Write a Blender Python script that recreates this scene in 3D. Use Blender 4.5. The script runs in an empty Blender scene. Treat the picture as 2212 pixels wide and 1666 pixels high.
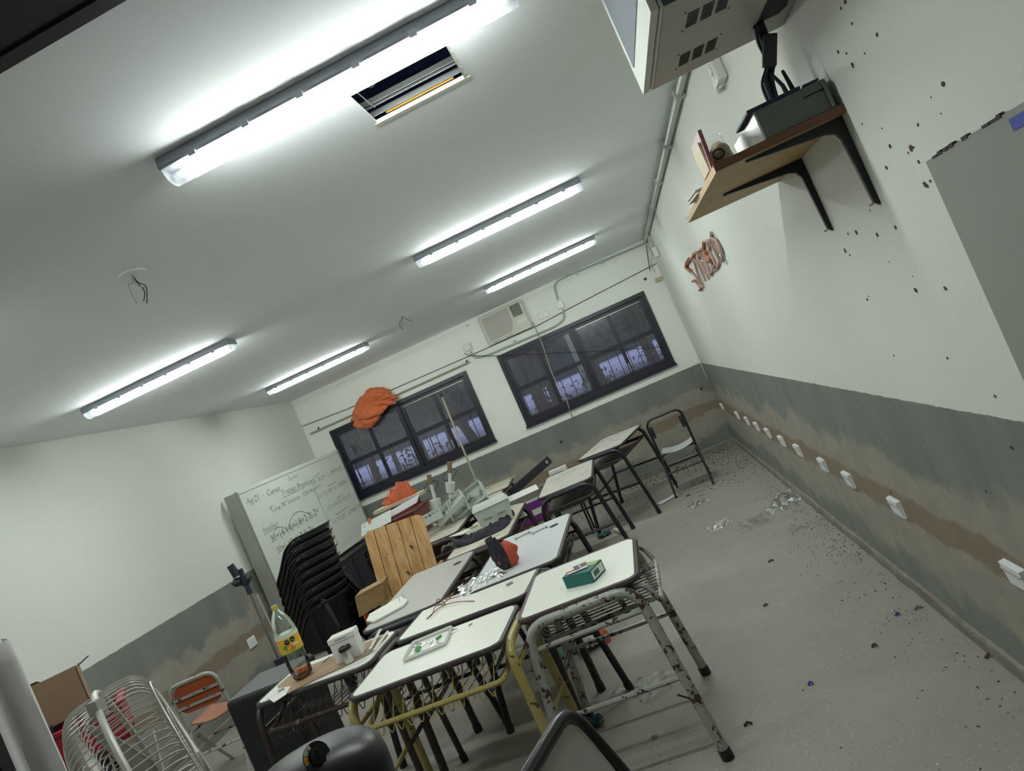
import bpy, bmesh, math, random
from mathutils import Vector, Matrix, noise
random.seed(7)
PI = math.pi
SC = bpy.context.scene
COL = SC.collection

# ------------------------------------------------------------------ camera
F, CAMH, YAW, PITCH, ROLL = 1580.0, 1.724, .1553, .0127, -.4125
fw = Vector((-math.sin(YAW)*math.cos(PITCH), math.cos(YAW)*math.cos(PITCH), math.sin(PITCH)))
rt = Vector((math.cos(YAW), math.sin(YAW), 0)); upv = rt.cross(fw)
R2 = math.cos(ROLL)*rt + math.sin(ROLL)*upv
U2 = -math.sin(ROLL)*rt + math.cos(ROLL)*upv
cd = bpy.data.cameras.new('camera'); cam = bpy.data.objects.new('camera', cd); COL.objects.link(cam)
cd.sensor_fit = 'HORIZONTAL'; cd.sensor_width = 36; cd.lens = F/2212*36; cd.clip_start = .05; cd.clip_end = 2000
cam.matrix_world = Matrix(((R2.x, U2.x, -fw.x, 0), (R2.y, U2.y, -fw.y, 0), (R2.z, U2.z, -fw.z, CAMH), (0, 0, 0, 1)))
SC.camera = cam
CP = Vector((0, 0, CAMH))
def ray(x, y): return fw*F + (x-1106)*R2 - (y-833)*U2
def hz(x, y, z=0.): d = ray(x, y); return CP + d*((z-CAMH)/d.z)
def hx(x, y, v): d = ray(x, y); return CP + d*(v/d.x)
def hy(x, y, v): d = ray(x, y); return CP + d*(v/d.y)

# ------------------------------------------------------------------ world, view
SC.view_settings.view_transform = 'Standard'; SC.view_settings.look = 'None'
SC.view_settings.exposure = 0.33; SC.view_settings.gamma = 1.0; SC.view_settings.use_curve_mapping = False
w = bpy.data.worlds.new('dusk'); SC.world = w; w.use_nodes = True
bg = w.node_tree.nodes['Background']; bg.inputs[0].default_value = (.44, .46, .68, 1); bg.inputs[1].default_value = 1.3
LAMP_E = 42.0

# ------------------------------------------------------------------ room dims
XL, XR, YB, YN, H, ZD = -4.52, .861, 9.77, -1.6, 2.9, 1.134

# ------------------------------------------------------------------ materials
def mat(name, col, rough=.6, metal=0., spec=.5):
    m = bpy.data.materials.new(name); m.use_nodes = True
    b = m.node_tree.nodes['Principled BSDF']
    b.inputs['Base Color'].default_value = (*col, 1); b.inputs['Roughness'].default_value = rough
    b.inputs['Metallic'].default_value = metal; b.inputs['Specular IOR Level'].default_value = spec
    return m
class NT:
    def __init__(s, m): s.m = m; s.t = m.node_tree; s.b = s.t.nodes['Principled BSDF']
    def n(s, k, **kw):
        o = s.t.nodes.new(k)
        for a, v in kw.items(): setattr(o, a, v)
        return o
    def l(s, a, b): s.t.links.new(a, b)
    def noise(s, scale, detail=4, rough=.55, vec=None, dist=0):
        o = s.n('ShaderNodeTexNoise'); o.inputs['Scale'].default_value = scale; o.inputs['Detail'].default_value = detail
        o.inputs['Roughness'].default_value = rough; o.inputs['Distortion'].default_value = dist
        if vec is not None: s.l(vec, o.inputs['Vector'])
        return o.outputs['Fac']
    def pos(s): return s.n('ShaderNodeNewGeometry').outputs['Position']
    def obj(s): return s.n('ShaderNodeTexCoord').outputs['Object']
    def scale(s, v, sc):
        o = s.n('ShaderNodeMapping'); o.inputs['Scale'].default_value = sc; s.l(v, o.inputs['Vector']); return o.outputs[0]
    def math(s, op, a, b=None, clamp=False):
        o = s.n('ShaderNodeMath', operation=op, use_clamp=clamp)
        for i, v in enumerate((a, b)):
            if v is None: continue
            if isinstance(v, (int, float)): o.inputs[i].default_value = v
            else: s.l(v, o.inputs[i])
        return o.outputs[0]
    def step(s, v, a, b):
        o = s.n('ShaderNodeMapRange'); o.clamp = True; o.inputs[1].default_value = a; o.inputs[2].default_value = b
        s.l(v, o.inputs[0]); return o.outputs[0]
    def mix(s, f, a, b):
        o = s.n('ShaderNodeMix', data_type='RGBA')
        if isinstance(f, (int, float)): o.inputs[0].default_value = f
        else: s.l(f, o.inputs[0])
        for i, v in ((6, a), (7, b)):
            if isinstance(v, tuple): o.inputs[i].default_value = (*v, 1)
            else: s.l(v, o.inputs[i])
        return o.outputs[2]
    def col(s, c): s.l(c, s.b.inputs['Base Color'])
    def bump(s, h, st=.3, d=.01):
        o = s.n('ShaderNodeBump'); o.inputs['Strength'].default_value = st; o.inputs['Distance'].default_value = d
        s.l(h, o.inputs['Height']); s.l(o.outputs[0], s.b.inputs['Normal'])

def wall_mat(name, white=(.70, .72, .665)):
    m = mat(name, white, .75); t = NT(m); p = t.pos()
    sp = t.n('ShaderNodeSeparateXYZ'); t.l(p, sp.inputs[0]); z = sp.outputs['Z']
    nA = t.noise(1.3, 5, .6, p); nB = t.noise(6, 4, .6, p); nC = t.noise(.7, 3, .5, p, .4)
    streak = t.noise(2.2, 4, .6, t.scale(p, (1.6, 1.6, .35)))
    wh = t.mix(t.step(nC, .35, .7), white, tuple(c*.93 for c in white))
    # dado
    g = t.mix(t.step(streak, .35, .65), (.155, .17, .152), (.20, .215, .19))
    zz = t.math('ADD', z, t.math('MULTIPLY', t.math('SUBTRACT', nA, .5), .75))
    taupe = t.mix(t.step(nB, .4, .65), (.33, .295, .24), (.27, .255, .215))
    f1 = t.math('MULTIPLY', t.step(zz, .20, .26), t.math('SUBTRACT', 1., t.step(zz, .80, .86)))
    g = t.mix(t.math('MULTIPLY', f1, .85), g, taupe)
    # cement filled chase at conduit height
    zb = t.math('ADD', z, t.math('MULTIPLY', t.math('SUBTRACT', nA, .5), .16))
    zb = t.math('ADD', zb, t.math('MULTIPLY', t.math('SUBTRACT', nB, .5), .11))
    f2 = t.math('MULTIPLY', t.step(zb, .485, .50), t.math('SUBTRACT', 1., t.step(zb, .62, .64)))
    g = t.mix(f2, g, t.mix(nB, (.19, .15, .10), (.235, .19, .135)))
    fine = t.noise(40, 3, .6, p)
    g = t.mix(t.math('MULTIPLY', t.step(fine, .62, .72), .25), g, (.30, .30, .27))
    edge = t.math('ADD', z, t.math('MULTIPLY', t.math('SUBTRACT', t.noise(18, 3, .6, p), .5), .012))
    t.col(t.mix(t.step(edge, ZD-.002, ZD+.002), g, wh))
    t.bump(t.noise(25, 5, .6, p), .15, .01)
    return m
M = {}
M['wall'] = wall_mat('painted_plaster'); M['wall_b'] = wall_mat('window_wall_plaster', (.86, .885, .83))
m = mat('ceiling_paint', (.86, .89, .88), .85); t = NT(m); t.col(t.mix(t.noise(.6, 3), (.86, .90, .92), (.90, .94, .96))); M['ceil'] = m
m = mat('terrazzo_dust', (.2, .2, .18), .7); t = NT(m); p = t.pos()
sp = t.n('ShaderNodeTexVoronoi'); sp.inputs['Scale'].default_value = 62; t.l(p, sp.inputs['Vector'])
base = t.mix(t.step(t.noise(.9, 5, .6, p), .35, .68), (.27, .255, .22), (.325, .31, .27))
base = t.mix(t.math('MULTIPLY', t.step(t.noise(3.1, 6, .7, p), .5, .75), .5), base, (.225, .20, .165))
base = t.mix(t.math('MULTIPLY', t.math('SUBTRACT', 1., t.step(sp.outputs['Distance'], .14, .30)), .6), base, t.mix(t.step(t.noise(60, 2, .5, p), .4, .6), (.12, .115, .10), (.52, .51, .46)))
t.col(base); t.bump(t.noise(70, 4, .6, p), .12, .004); M['floor'] = m
m = mat('cement', (.25, .23, .19), .9); t = NT(m); p = t.pos()
t.col(t.mix(t.step(t.noise(6, 6, .7, p), .3, .7), (.17, .155, .13), (.31, .285, .245))); t.bump(t.noise(30, 6, .7, p), .6, .02); M['cement'] = m

def chipped(name, paint, under=(.05, .025, .02), amt=.60, rough=.35, scale=16, w=.012):
    m = mat(name, paint, rough); t = NT(m); p = t.pos()
    n = t.noise(scale, 6, .65, p); n2 = t.noise(scale*3.7, 3, .6, p)
    f = t.step(t.math('ADD', n, t.math('MULTIPLY', n2, .25)), amt+.1, amt+.1+w)
    c = t.mix(t.noise(3, 3, .5, p), tuple(x*.8 for x in paint), paint)
    t.col(t.mix(f, c, under)); t.bump(t.math('SUBTRACT', 1., f), .4, .003); return m
M['white_chip'] = chipped('chipped_white_enamel', (.36, .375, .335), amt=.585)
M['yellow_chip'] = chipped('chipped_yellow_enamel', (.40, .33, .115), (.07, .045, .03), amt=.64)
M['black_metal'] = chipped('worn_black_enamel', (.013, .015, .022), (.10, .09, .075), amt=.70, rough=.38)
M['brown_metal'] = chipped('worn_brown_enamel', (.045, .03, .027), (.16, .13, .10), amt=.66, rough=.45)
M['orange_chip'] = chipped('chipped_cream_enamel', (.42, .43, .38), (.04, .025, .02), amt=.60)
def laminate(name, c, dirt=(.30, .26, .2), amt=.62, k=.7):
    m = mat(name, c, .38); t = NT(m); p = t.pos()
    n = t.noise(9, 7, .72, p); f = t.math('MULTIPLY', t.step(n, amt, amt+.1), k)
    s = t.noise(70, 3, .6, p); b = t.mix(f, c, dirt)
    t.col(t.mix(t.math('MULTIPLY', t.step(s, .68, .74), .55), b, (.16, .13, .10))); return m
M['top_white'] = laminate('white_laminate', (.74, .76, .68))
M['top_cream'] = laminate('dusty_cream_laminate', (.60, .57, .46), (.30, .24, .17), .5, .6)
M['top_grey'] = laminate('grey_laminate', (.40, .40, .37), (.25, .23, .2), .6, .4)
M['top_dusty'] = laminate('dusty_white_laminate', (.58, .57, .51), (.26, .23, .19), .52, .6)
M['top_bright'] = laminate('clean_white_laminate', (.56, .58, .58), (.6, .58, .52), .6, .4)
M['edge_dark'] = chipped('worn_table_edging', (.034, .027, .026), (.15, .13, .115), amt=.66, rough=.5)
m = mat('shelf_board_brown', (.15, .12, .09), .55); t = NT(m); t.col(t.mix(t.step(t.noise(8, 6, .7, t.pos()), .35, .7), (.10, .08, .06), (.22, .18, .14))); M['board_brown'] = m
def wood(name, a, b, sc=(3, 3, .5), k=9):
    m = mat(name, a, .55); t = NT(m); v = t.scale(t.obj(), sc)
    n1 = t.noise(k, 5, .6, v, 1.2); n2 = t.noise(k*5, 3, .6, v)
    t.col(t.mix(t.step(t.math('ADD', n1, t.math('MULTIPLY', t.math('SUBTRACT', n2, .5), .35)), .38, .68), a, b)); return m
M['pine'] = wood('pine_board', (.60, .37, .155), (.36, .185, .06), (1, 1, .07), 14)
M['pine_dark'] = wood('old_pine', (.40, .27, .12), (.27, .165, .07), (.15, 1, 1), 12)
M['shelf_wood'] = wood('varnished_shelf_board', (.48, .31, .13), (.39, .24, .095), (.15, 1, 1), 14)
M['shelf_edge'] = wood('red_brown_shelf_edge', (.21, .09, .045), (.15, .06, .03), (.15, 1, 1), 10)
M['knot'] = mat('knot', (.06, .03, .015), .6)
M['lamp_body'] = mat('grey_lamp_housing', (.30, .32, .36), .5)
M['lamp_clear'] = mat('clear_cap', (.75, .78, .82), .15); M['lamp_clear'].node_tree.nodes['Principled BSDF'].inputs['Alpha'].default_value = .55
m = mat('tube_glow', (.9, .95, 1), .5); b = m.node_tree.nodes['Principled BSDF']; b.inputs['Emission Color'].default_value = (.93, .99, .95, 1); b.inputs['Emission Strength'].default_value = LAMP_E; M['glow'] = m
def glass(name, tint=(.9, .95, .95), gl=.10, rough=.02, dust=0, ior=1.45):
    m = bpy.data.materials.new(name); m.use_nodes = True; t = m.node_tree; t.nodes.clear()
    o = t.nodes.new('ShaderNodeOutputMaterial'); x = t.nodes.new('ShaderNodeMixShader'); a = t.nodes.new('ShaderNodeBsdfTransparent'); g = t.nodes.new('ShaderNodeBsdfGlossy')
    a.inputs[0].default_value = (*tint, 1); g.inputs['Roughness'].default_value = rough; g.inputs[0].default_value = (1, 1, 1, 1)
    fr = t.nodes.new('ShaderNodeFresnel'); fr.inputs[0].default_value = ior
    mm = t.nodes.new('ShaderNodeMath'); mm.operation = 'ADD'; mm.inputs[1].default_value = gl
    t.links.new(fr.outputs[0], mm.inputs[0]); t.links.new(mm.outputs[0], x.inputs[0]); t.links.new(a.outputs[0], x.inputs[1]); t.links.new(g.outputs[0], x.inputs[2])
    if dust:
        d = t.nodes.new('ShaderNodeBsdfDiffuse'); d.inputs[0].default_value = (.5, .55, .6, 1); y = t.nodes.new('ShaderNodeMixShader'); y.inputs[0].default_value = dust
        t.links.new(x.outputs[0], y.inputs[1]); t.links.new(d.outputs[0], y.inputs[2]); t.links.new(y.outputs[0], o.inputs[0])
    else: t.links.new(x.outputs[0], o.inputs[0])
    return m
M['pane'] = glass('window_glass', (.85, .88, .9), .03, .12, .05)
M['film'] = glass('clear_plastic_film', (.95, .96, .96), .0, .25, 0, 1.22)
M['pet'] = glass('bottle_plastic', (.88, .92, .9), .05, .05)
M['cola'] = glass('amber_drink', (.80, .38, .12), .02, .05)
M['frame'] = chipped('dark_window_frame', (.016, .015, .027), (.06, .055, .06), amt=.72, rough=.35)
for k, c, r in (('pvc', (.62, .64, .58), .4), ('white', (.70, .71, .66), .4), ('plate', (.78, .79, .80), .35), ('ac', (.62, .62, .52), .45), ('dark', (.012, .013, .017), .5),
                ('black', (.008, .009, .012), .28), ('black_mat', (.014, .015, .022), .8), ('orange_cloth', (.62, .16, .06), .85), ('orange', (.50, .09, .025), .5), ('orange_panel', (.36, .075, .02), .6),
                ('pink_seat', (.42, .19, .125), .55), ('conduit', (.42, .46, .42), .4), ('rod', (.36, .34, .24), .4), ('cable_black', (.01, .01, .012), .5), ('cable_grey', (.33, .34, .31), .5),
                ('copper', (.22, .07, .035), .5), ('steel', (.45, .45, .43), .3), ('silver', (.55, .56, .55), .32), ('tv_grey', (.45, .46, .43), .5), ('tv_white', (.60, .62, .57), .45), ('tv_dark', (.055, .07, .09), .5),
                ('screen', (.20, .225, .26), .3), ('slot', (.01, .012, .016), .7), ('pc', (.145, .165, .155), .55), ('paper', (.72, .72, .68), .8), ('board', (.64, .68, .61), .35), ('board_side', (.34, .35, .31), .6),
                ('ink', (.10, .11, .12), .6), ('panel_grey', (.275, .285, .255), .75), ('hole', (.07, .045, .055), .9), ('cardboard', (.33, .235, .145), .8), ('red', (.40, .025, .04), .5), ('navy', (.02, .022, .07), .5),
                ('cloth_white', (.62, .61, .60), .9), ('green_box', (.015, .13, .115), .5), ('teal', (.01, .07, .07), .6), ('green', (.03, .35, .05), .5), ('lime', (.32, .42, .16), .6), ('purple', (.18, .02, .22), .6), ('rag_red', (.45, .06, .03), .6),
                ('crate_w', (.50, .55, .50), .5), ('label_y', (.75, .42, .04), .5), ('label_o', (.62, .20, .02), .5), ('label_w', (.7, .72, .6), .5), ('cap_y', (.52, .42, .10), .45), ('beige', (.50, .43, .29), .6), ('maroon', (.20, .075, .075), .5),
                ('grey_plastic', (.12, .125, .125), .45), ('fan_wire', (.52, .50, .45), .35), ('fan_blade', (.35, .36, .33), .4), ('blue', (.03, .06, .35), .5), ('letter', (.30, .10, .04), .65), ('letter2', (.38, .25, .21), .55),
                ('mic', (.018, .02, .035), .5), ('chrome', (.40, .40, .38), .25), ('rust', (.10, .04, .03), .7), ('dirt', (.075, .06, .045), .95), ('green_cloth', (.16, .27, .17), .9), ('roof_dark', (.13, .19, .38), .8), ('gypsum', (.62, .62, .52), .9), ('galv', (.55, .57, .58), .3)):
    M[k] = mat(k, c, r, .85 if k in ('steel', 'silver', 'chrome', 'galv') else 0)
M['shell_edge'] = mat('shell_edge_highlight', (.035, .033, .030), .3)  # highlight along the chair rims, put into a lighter plastic colour
M['blackshell'] = chipped('dusty_black_plastic', (.006, .007, .011), (.05, .045, .035), amt=.80, rough=.27, scale=9, w=.12)

# ------------------------------------------------------------------ mesh helpers
class MB:
    def __init__(s): s.b = bmesh.new()
    def verts(s, vs): return [s.b.verts.new(v) for v in vs]
    def face(s, vs):
        try: return s.b.faces.new(vs)
        except ValueError: return None
    def box(s, c, sz, rot=None):
        c = Vector(c); h = Vector(sz)/2; V = []
        for x, y, z in ((-1,-1,-1),(1,-1,-1),(1,1,-1),(-1,1,-1),(-1,-1,1),(1,-1,1),(1,1,1),(-1,1,1)):
            v = Vector((x*h.x, y*h.y, z*h.z))
            if rot: v = rot @ v
            V.append(c+v)
        V = s.verts(V)
        for f in ((0,3,2,1),(4,5,6,7),(0,1,5,4),(1,2,6,5),(2,3,7,6),(3,0,4,7)): s.face([V[i] for i in f])
        return s
    def box2(s, a, b): a = Vector(a); b = Vector(b); return s.box((a+b)/2, (b-a))
    def hexa(s, bot, top):
        V = s.verts(list(bot)+list(top))
        for f in ((0,3,2,1),(4,5,6,7),(0,1,5,4),(1,2,6,5),(2,3,7,6),(3,0,4,7)): s.face([V[i] for i in f])
        return s
    def prism(s, pts, axis, d):          # polygon extruded by vector d
        d = Vector(d); a = s.verts(pts); b = s.verts([Vector(p)+d for p in pts]); n = len(pts)
        s.face(a[::-1]); s.face(b)
        for i in range(n): s.face([a[i], a[(i+1) % n], b[(i+1) % n], b[i]])
        return s
    def tube(s, path, r, seg=8, closed=False, r2=None, flat=1.):
        P = [Vector(p) for p in path]; n = len(P)
        if n < 2: return s
        rings = []; up = None
        for i in range(n):
            if closed: d = P[(i+1) % n]-P[i-1]
            else: d = P[min(i+1, n-1)]-P[max(i-1, 0)]
            if d.length < 1e-9: d = Vector((0, 0, 1))
            d.normalize()
            if up is None: up = Vector((0, 0, 1)) if abs(d.z) < .9 else Vector((1, 0, 0))
            up = (up-d*up.dot(d))
            if up.length < 1e-6: up = d.orthogonal()
            up.normalize(); sd = d.cross(up)
            rr = r if r2 is None else r+(r2-r)*i/(n-1)
            rings.append(s.verts([P[i]+rr*(math.cos(2*PI*k/seg)*sd+flat*math.sin(2*PI*k/seg)*up) for k in range(seg)]))
        m = n if closed else n-1
        for i in range(m):
            a, b = rings[i], rings[(i+1) % n]
            for k in range(seg): s.face([a[k], a[(k+1) % seg], b[(k+1) % seg], b[k]])
        if not closed: s.face(rings[0][::-1]); s.face(rings[-1])
        return s
    def lathe(s, prof, c=(0, 0, 0), seg=20, axis=None):
        c = Vector(c); q = axis.normalized().to_track_quat('Z', 'Y') if axis else None; rings = []
        for r, z in prof:
            vs = []
            for k in range(seg):
                v = Vector((r*math.cos(2*PI*k/seg), r*math.sin(2*PI*k/seg), z))
                if q: v = q @ v
                vs.append(c+v)
            rings.append(s.verts(vs))
        for a, b in zip(rings, rings[1:]):
            for k in range(seg): s.face([a[k], a[(k+1) % seg], b[(k+1) % seg], b[k]])
        if prof[0][0] > 1e-5: s.face(rings[0][::-1])
        if prof[-1][0] > 1e-5: s.face(rings[-1])
        return s
    def grid(s, fn, nu, nv, closeu=False):
        V = [s.verts([fn(i/nu, j/nv) for j in range(nv+1)]) for i in range(nu if closeu else nu+1)]
        for i in range(nu):
            a = V[i]; b = V[(i+1) % len(V)]
            for j in range(nv): s.face([a[j], b[j], b[j+1], a[j+1]])
        return s
    def build(s, name, m, parent=None, smooth=False, solid=0., bevel=0.):
        me = bpy.data.meshes.new(name); bmesh.ops.remove_doubles(s.b, verts=s.b.verts, dist=1e-6)
        bmesh.ops.recalc_face_normals(s.b, faces=s.b.faces); s.b.to_mesh(me); s.b.free()
        me.materials.append(M[m] if isinstance(m, str) else m)
        o = bpy.data.objects.new(name, me); COL.objects.link(o)
        if parent: o.parent = parent
        if smooth:
            for p in me.polygons: p.use_smooth = True
            me.set_sharp_from_angle(angle=math.radians(42))
        if solid: d = o.modifiers.new('s', 'SOLIDIFY'); d.thickness = solid; d.offset = 0
        if bevel: d = o.modifiers.new('b', 'BEVEL'); d.width = bevel; d.segments = 2; d.limit_method = 'ANGLE'
        return o
def tag(o, label=None, cat=None, group=None, kind=None):
    if label: o['label'] = label
    if cat: o['category'] = cat
    if group: o['group'] = group
    if kind: o['kind'] = kind
    return o
def thing(name, label, cat, loc=(0, 0, 0), rz=0., group=None):
    o = bpy.data.objects.new(name, None); COL.objects.link(o); o.location = loc; o.rotation_euler = (0, 0, rz); o.empty_display_size = .1
    return tag(o, label, cat, group)
def children(o): return [c for c in bpy.data.objects if c.parent == o]
def copy_tree(o, loc=None, rz=None, label=None, parent=None):
    c = o.copy(); COL.objects.link(c)
    if parent: c.parent = parent
    if loc is not None: c.location = loc
    if rz is not None: c.rotation_euler = (0, 0, rz)
    if label: c['label'] = label
    for ch in children(o): copy_tree(ch, parent=c)
    return c
def struct(name, mb, m, parent=None, **k):
    o = mb.build(name, m, parent, **k)
    if not parent: o['kind'] = 'structure'
    return o
def rnd(pts, rad, n=5, closed=False):
    P = [Vector(p) for p in pts]; out = []; N = len(P)
    for i in range(N):
        if not closed and i in (0, N-1): out.append(P[i]); continue
        a, b, c = P[i-1], P[i], P[(i+1) % N]; r = rad[i] if isinstance(rad, (list, tuple)) else rad
        r = min(r, (a-b).length*.49, (c-b).length*.49); p = b+(a-b).normalized()*r; q = b+(c-b).normalized()*r
        for k in range(n+1):
            u = k/n; out.append(p*(1-u)**2+b*2*u*(1-u)+q*u*u)
    return out
def rrect(w, d, r, n=5, cx=0, cy=0):
    o = []
    for sx, sy, a0 in ((1, 1, 0), (-1, 1, 90), (-1, -1, 180), (1, -1, 270)):
        for k in range(n+1):
            a = math.radians(a0+90*k/n); o.append(Vector((cx+sx*(w/2-r)+r*math.cos(a), cy+sy*(d/2-r)+r*math.sin(a), 0)))
    return o
def slab(w, d, r, z0, z1, n=5): return MB().prism([p+Vector((0, 0, z0)) for p in rrect(w, d, r, n)], 0, (0, 0, z1-z0))
def rotz(a): return Matrix.Rotation(a, 3, 'Z')
def spline(pts, k=6):
    P = [Vector(p) for p in pts]; P = [P[0]]+P+[P[-1]]; o = []
    for i in range(1, len(P)-2):
        for j in range(k):
            u = j/k; a, b, c, d = P[i-1:i+3]
            o.append(.5*((2*b)+(c-a)*u+(2*a-5*b+4*c-d)*u*u+(3*b-a-3*c+d)*u**3))
    o.append(P[-2]); return o
def text(name, body, size, m, parent, loc, xdir, zdir, shear=0., ext=.0004, align='LEFT', off=0.):
    cu = bpy.data.curves.new(name, 'FONT'); cu.body = body; cu.size = size; cu.extrude = ext; cu.shear = shear; cu.align_x = align; cu.offset = off; cu.resolution_u = 3
    tmp = bpy.data.objects.new(name, cu); me = bpy.data.meshes.new_from_object(tmp); bpy.data.objects.remove(tmp); me.materials.clear(); me.materials.append(M[m]); o = bpy.data.objects.new(name, me); COL.objects.link(o)
    x = Vector(xdir).normalized(); y = Vector(zdir).normalized(); z = x.cross(y)
    mw = Matrix(((x.x, y.x, z.x, loc[0]), (x.y, y.y, z.y, loc[1]), (x.z, y.z, z.z, loc[2]), (0, 0, 0, 1)))
    if parent: o.parent = parent; mw = parent_world(parent).inverted() @ mw
    o.matrix_local = mw
    return o
def parent_world(o):
    m = Matrix.LocRotScale(o.location, o.rotation_euler, o.scale)
    return parent_world(o.parent) @ m if o.parent else m

# ================================================================== ROOM
def holed(x0, x1, z0, z1, holes, y, th, mb=None):   # wall in XZ with rectangular holes, thickness th towards +Y
    mb = mb or MB(); xs = sorted({x0, x1, *[h[0] for h in holes], *[h[1] for h in holes]}); zs = sorted({z0, z1, *[h[2] for h in holes], *[h[3] for h in holes]})
    for a, b in zip(xs, xs[1:]):
        for c, d in zip(zs, zs[1:]):
            if any(h[0] < (a+b)/2 < h[1] and h[2] < (c+d)/2 < h[3] for h in holes): continue
            mb.box2((a, y, c), (b, y+th, d))
    return mb
W1 = (-4.179, -2.032, 1.262, 2.292); W2 = (-1.562, .566, 1.262, 2.292)
floor = struct('floor', MB().box2((XL-.3, YN-.3, -.1), (XR+.3, YB+.3, 0)), 'floor')
back = struct('wall_back', holed(XL-.2, XR+.2, 0, H+.6, [W1, W2], YB, .2), 'wall_b')
right = struct('wall_right', MB().box2((XR, YN-.2, 0), (XR+.2, YB, H+.6)), 'wall')
left = struct('wall_left', MB().box2((XL-.2, YN-.2, 0), (XL, YB, H+.6)), 'wall')
front = struct('wall_front', MB().box2((XL, YN-.2, 0), (XR, YN, H+.6)), 'wall')
# ceiling with cut hole
HX0, HX1, HY0, HY1 = -.505, -.125, 2.36, 2.775
mb = MB(); xs = [XL, HX0, HX1, XR]; ys = [YN, HY0, HY1, YB]
for i in range(3):
    for j in range(3):
        if i == 1 and j == 1: continue
        mb.box2((xs[i], ys[j], H), (xs[i+1], ys[j+1], H+.014))
ceil = struct('ceiling', mb, 'ceil')
struct('roof_slab', MB().box2((XL-.2, YN-.2, H+.6), (XR+.2, YB+.2, H+.75)), 'roof_dark')
# torn plaster lip round the hole, rails inside it
mb = MB(); pts = []
for k in range(60):
    u = k/59; x = HX0-.01+u*(HX1-HX0+.03); wd = .022+.012*noise.noise(Vector((x*40, 1, 2)))
    pts.append((x, wd))
for (xa, wa), (xb, wb) in zip(pts, pts[1:]): mb.box2((xa, HY1-.004, H-.004), (xb, HY1+wa, H+.001))
mb.build('plaster_lip', 'gypsum', ceil)
mb = MB()
for k in range(30):
    u = k/29; y = HY0+u*(HY1-HY0); mb.box2((HX1-.003, y-.008, H-.003), (HX1+.004+.006*random.random(), y+.008, H+.001))
mb.build('plaster_lip', 'gypsum', ceil)
MB().box2((HX0+.05, HY1-.012, H+.016), (HX1-.04, HY1-.004, H+.02)).build('yellow_paper_edge', 'label_y', ceil)
for i, (y, z) in enumerate(((HY1-.02, .03), (HY1-.055, .05), (HY1-.085, .05))):
    MB().box2((HX0-.6, y-.0025, H+z-.01), (HX1+.6, y+.0025, H+z+.012)).box2((HX0-.6, y-.0025, H+z+.010), (HX1+.6, y+.012, H+z+.012)).build('ceiling_rail', 'galv', ceil)
MB().tube([(HX0+.02, HY1+.1, H+.2), (HX0+.10, HY0-.3, H+.32)], .022, 10).build('attic_pipe', 'conduit', ceil)
MB().tube([(HX0-.02, HY0, H+.1), (HX0+.03, HY1-.09, H+.02)], .003, 5).build('attic_wire', 'steel', ceil)
# cement skirting
def skirting(name, a, b, nrm):
    a = Vector(a); b = Vector(b); nrm = Vector(nrm); n = int((b-a).length/.08)
    def fn(u, v):
        p = a.lerp(b, u); k = noise.noise(p*6); k2 = noise.noise(p*2.3+Vector((5, 0, 0)))
        prof = ((.012+.006*k, 0), (.016+.005*k, .055), (.014+.005*k2, .075+.012*k2), (-.01, .085+.012*k2))
        i = min(int(round(v*3)), 3); o, z = prof[i]; return p+nrm*o+Vector((0, 0, z))
    return struct(name, MB().grid(fn, n, 3), 'cement')
skirting('baseboard_right', (XR, YN, 0), (XR, YB, 0), (-1, 0, 0))
skirting('baseboard_back', (XL, YB, 0), (XR, YB, 0), (0, -1, 0))
skirting('baseboard_left', (XL, YN, 0), (XL, YB, 0), (1, 0, 0))
# cornice strip on the back wall and thin one on the left
struct('trim_1', MB().box2((XL, YB-.012, H-.06), (XR, YB, H)), 'wall_b')
# dark steel beam under the ceiling just in front of the viewer
b0 = hz(0, 160, 2.86); 
bm = MB().box2((XL, 1.33, 2.86), (XR, b0.y, H)); beam = struct('ceiling_beam', bm, 'frame')
MB().box2((XL, 1.455, 2.853), (XR, 1.462, 2.86)).build('weld_ridge', 'frame', beam)

# painted-over grey writing panel
pa = hx(2010, 345, XR)
pan = MB().box2((XR-.012, -.6, .95), (XR-.0005, pa.y, pa.z)).build('blackboard', 'panel_grey'); tag(pan, 'grey painted blackboard panel with a chipped upper edge on the long white wall', 'blackboard')
mb = MB()
for k in range(34):
    y = pa.y-.02-k*.03; r = random.random()
    if r < .55: mb.box2((XR-.014, y-.02*random.random()-.006, pa.z-.003), (XR-.004, y+.008, pa.z+.002+.006*random.random()))
mb.build('chipped_edge', 'hole', pan)
pb = hx(2203, 262, XR)
MB().box2((XR-.014, pb.y-.06, pb.z-.012), (XR-.0125, pb.y+.006, pb.z+.012)).build('blue_tape_mark', 'blue', pan)
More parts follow.
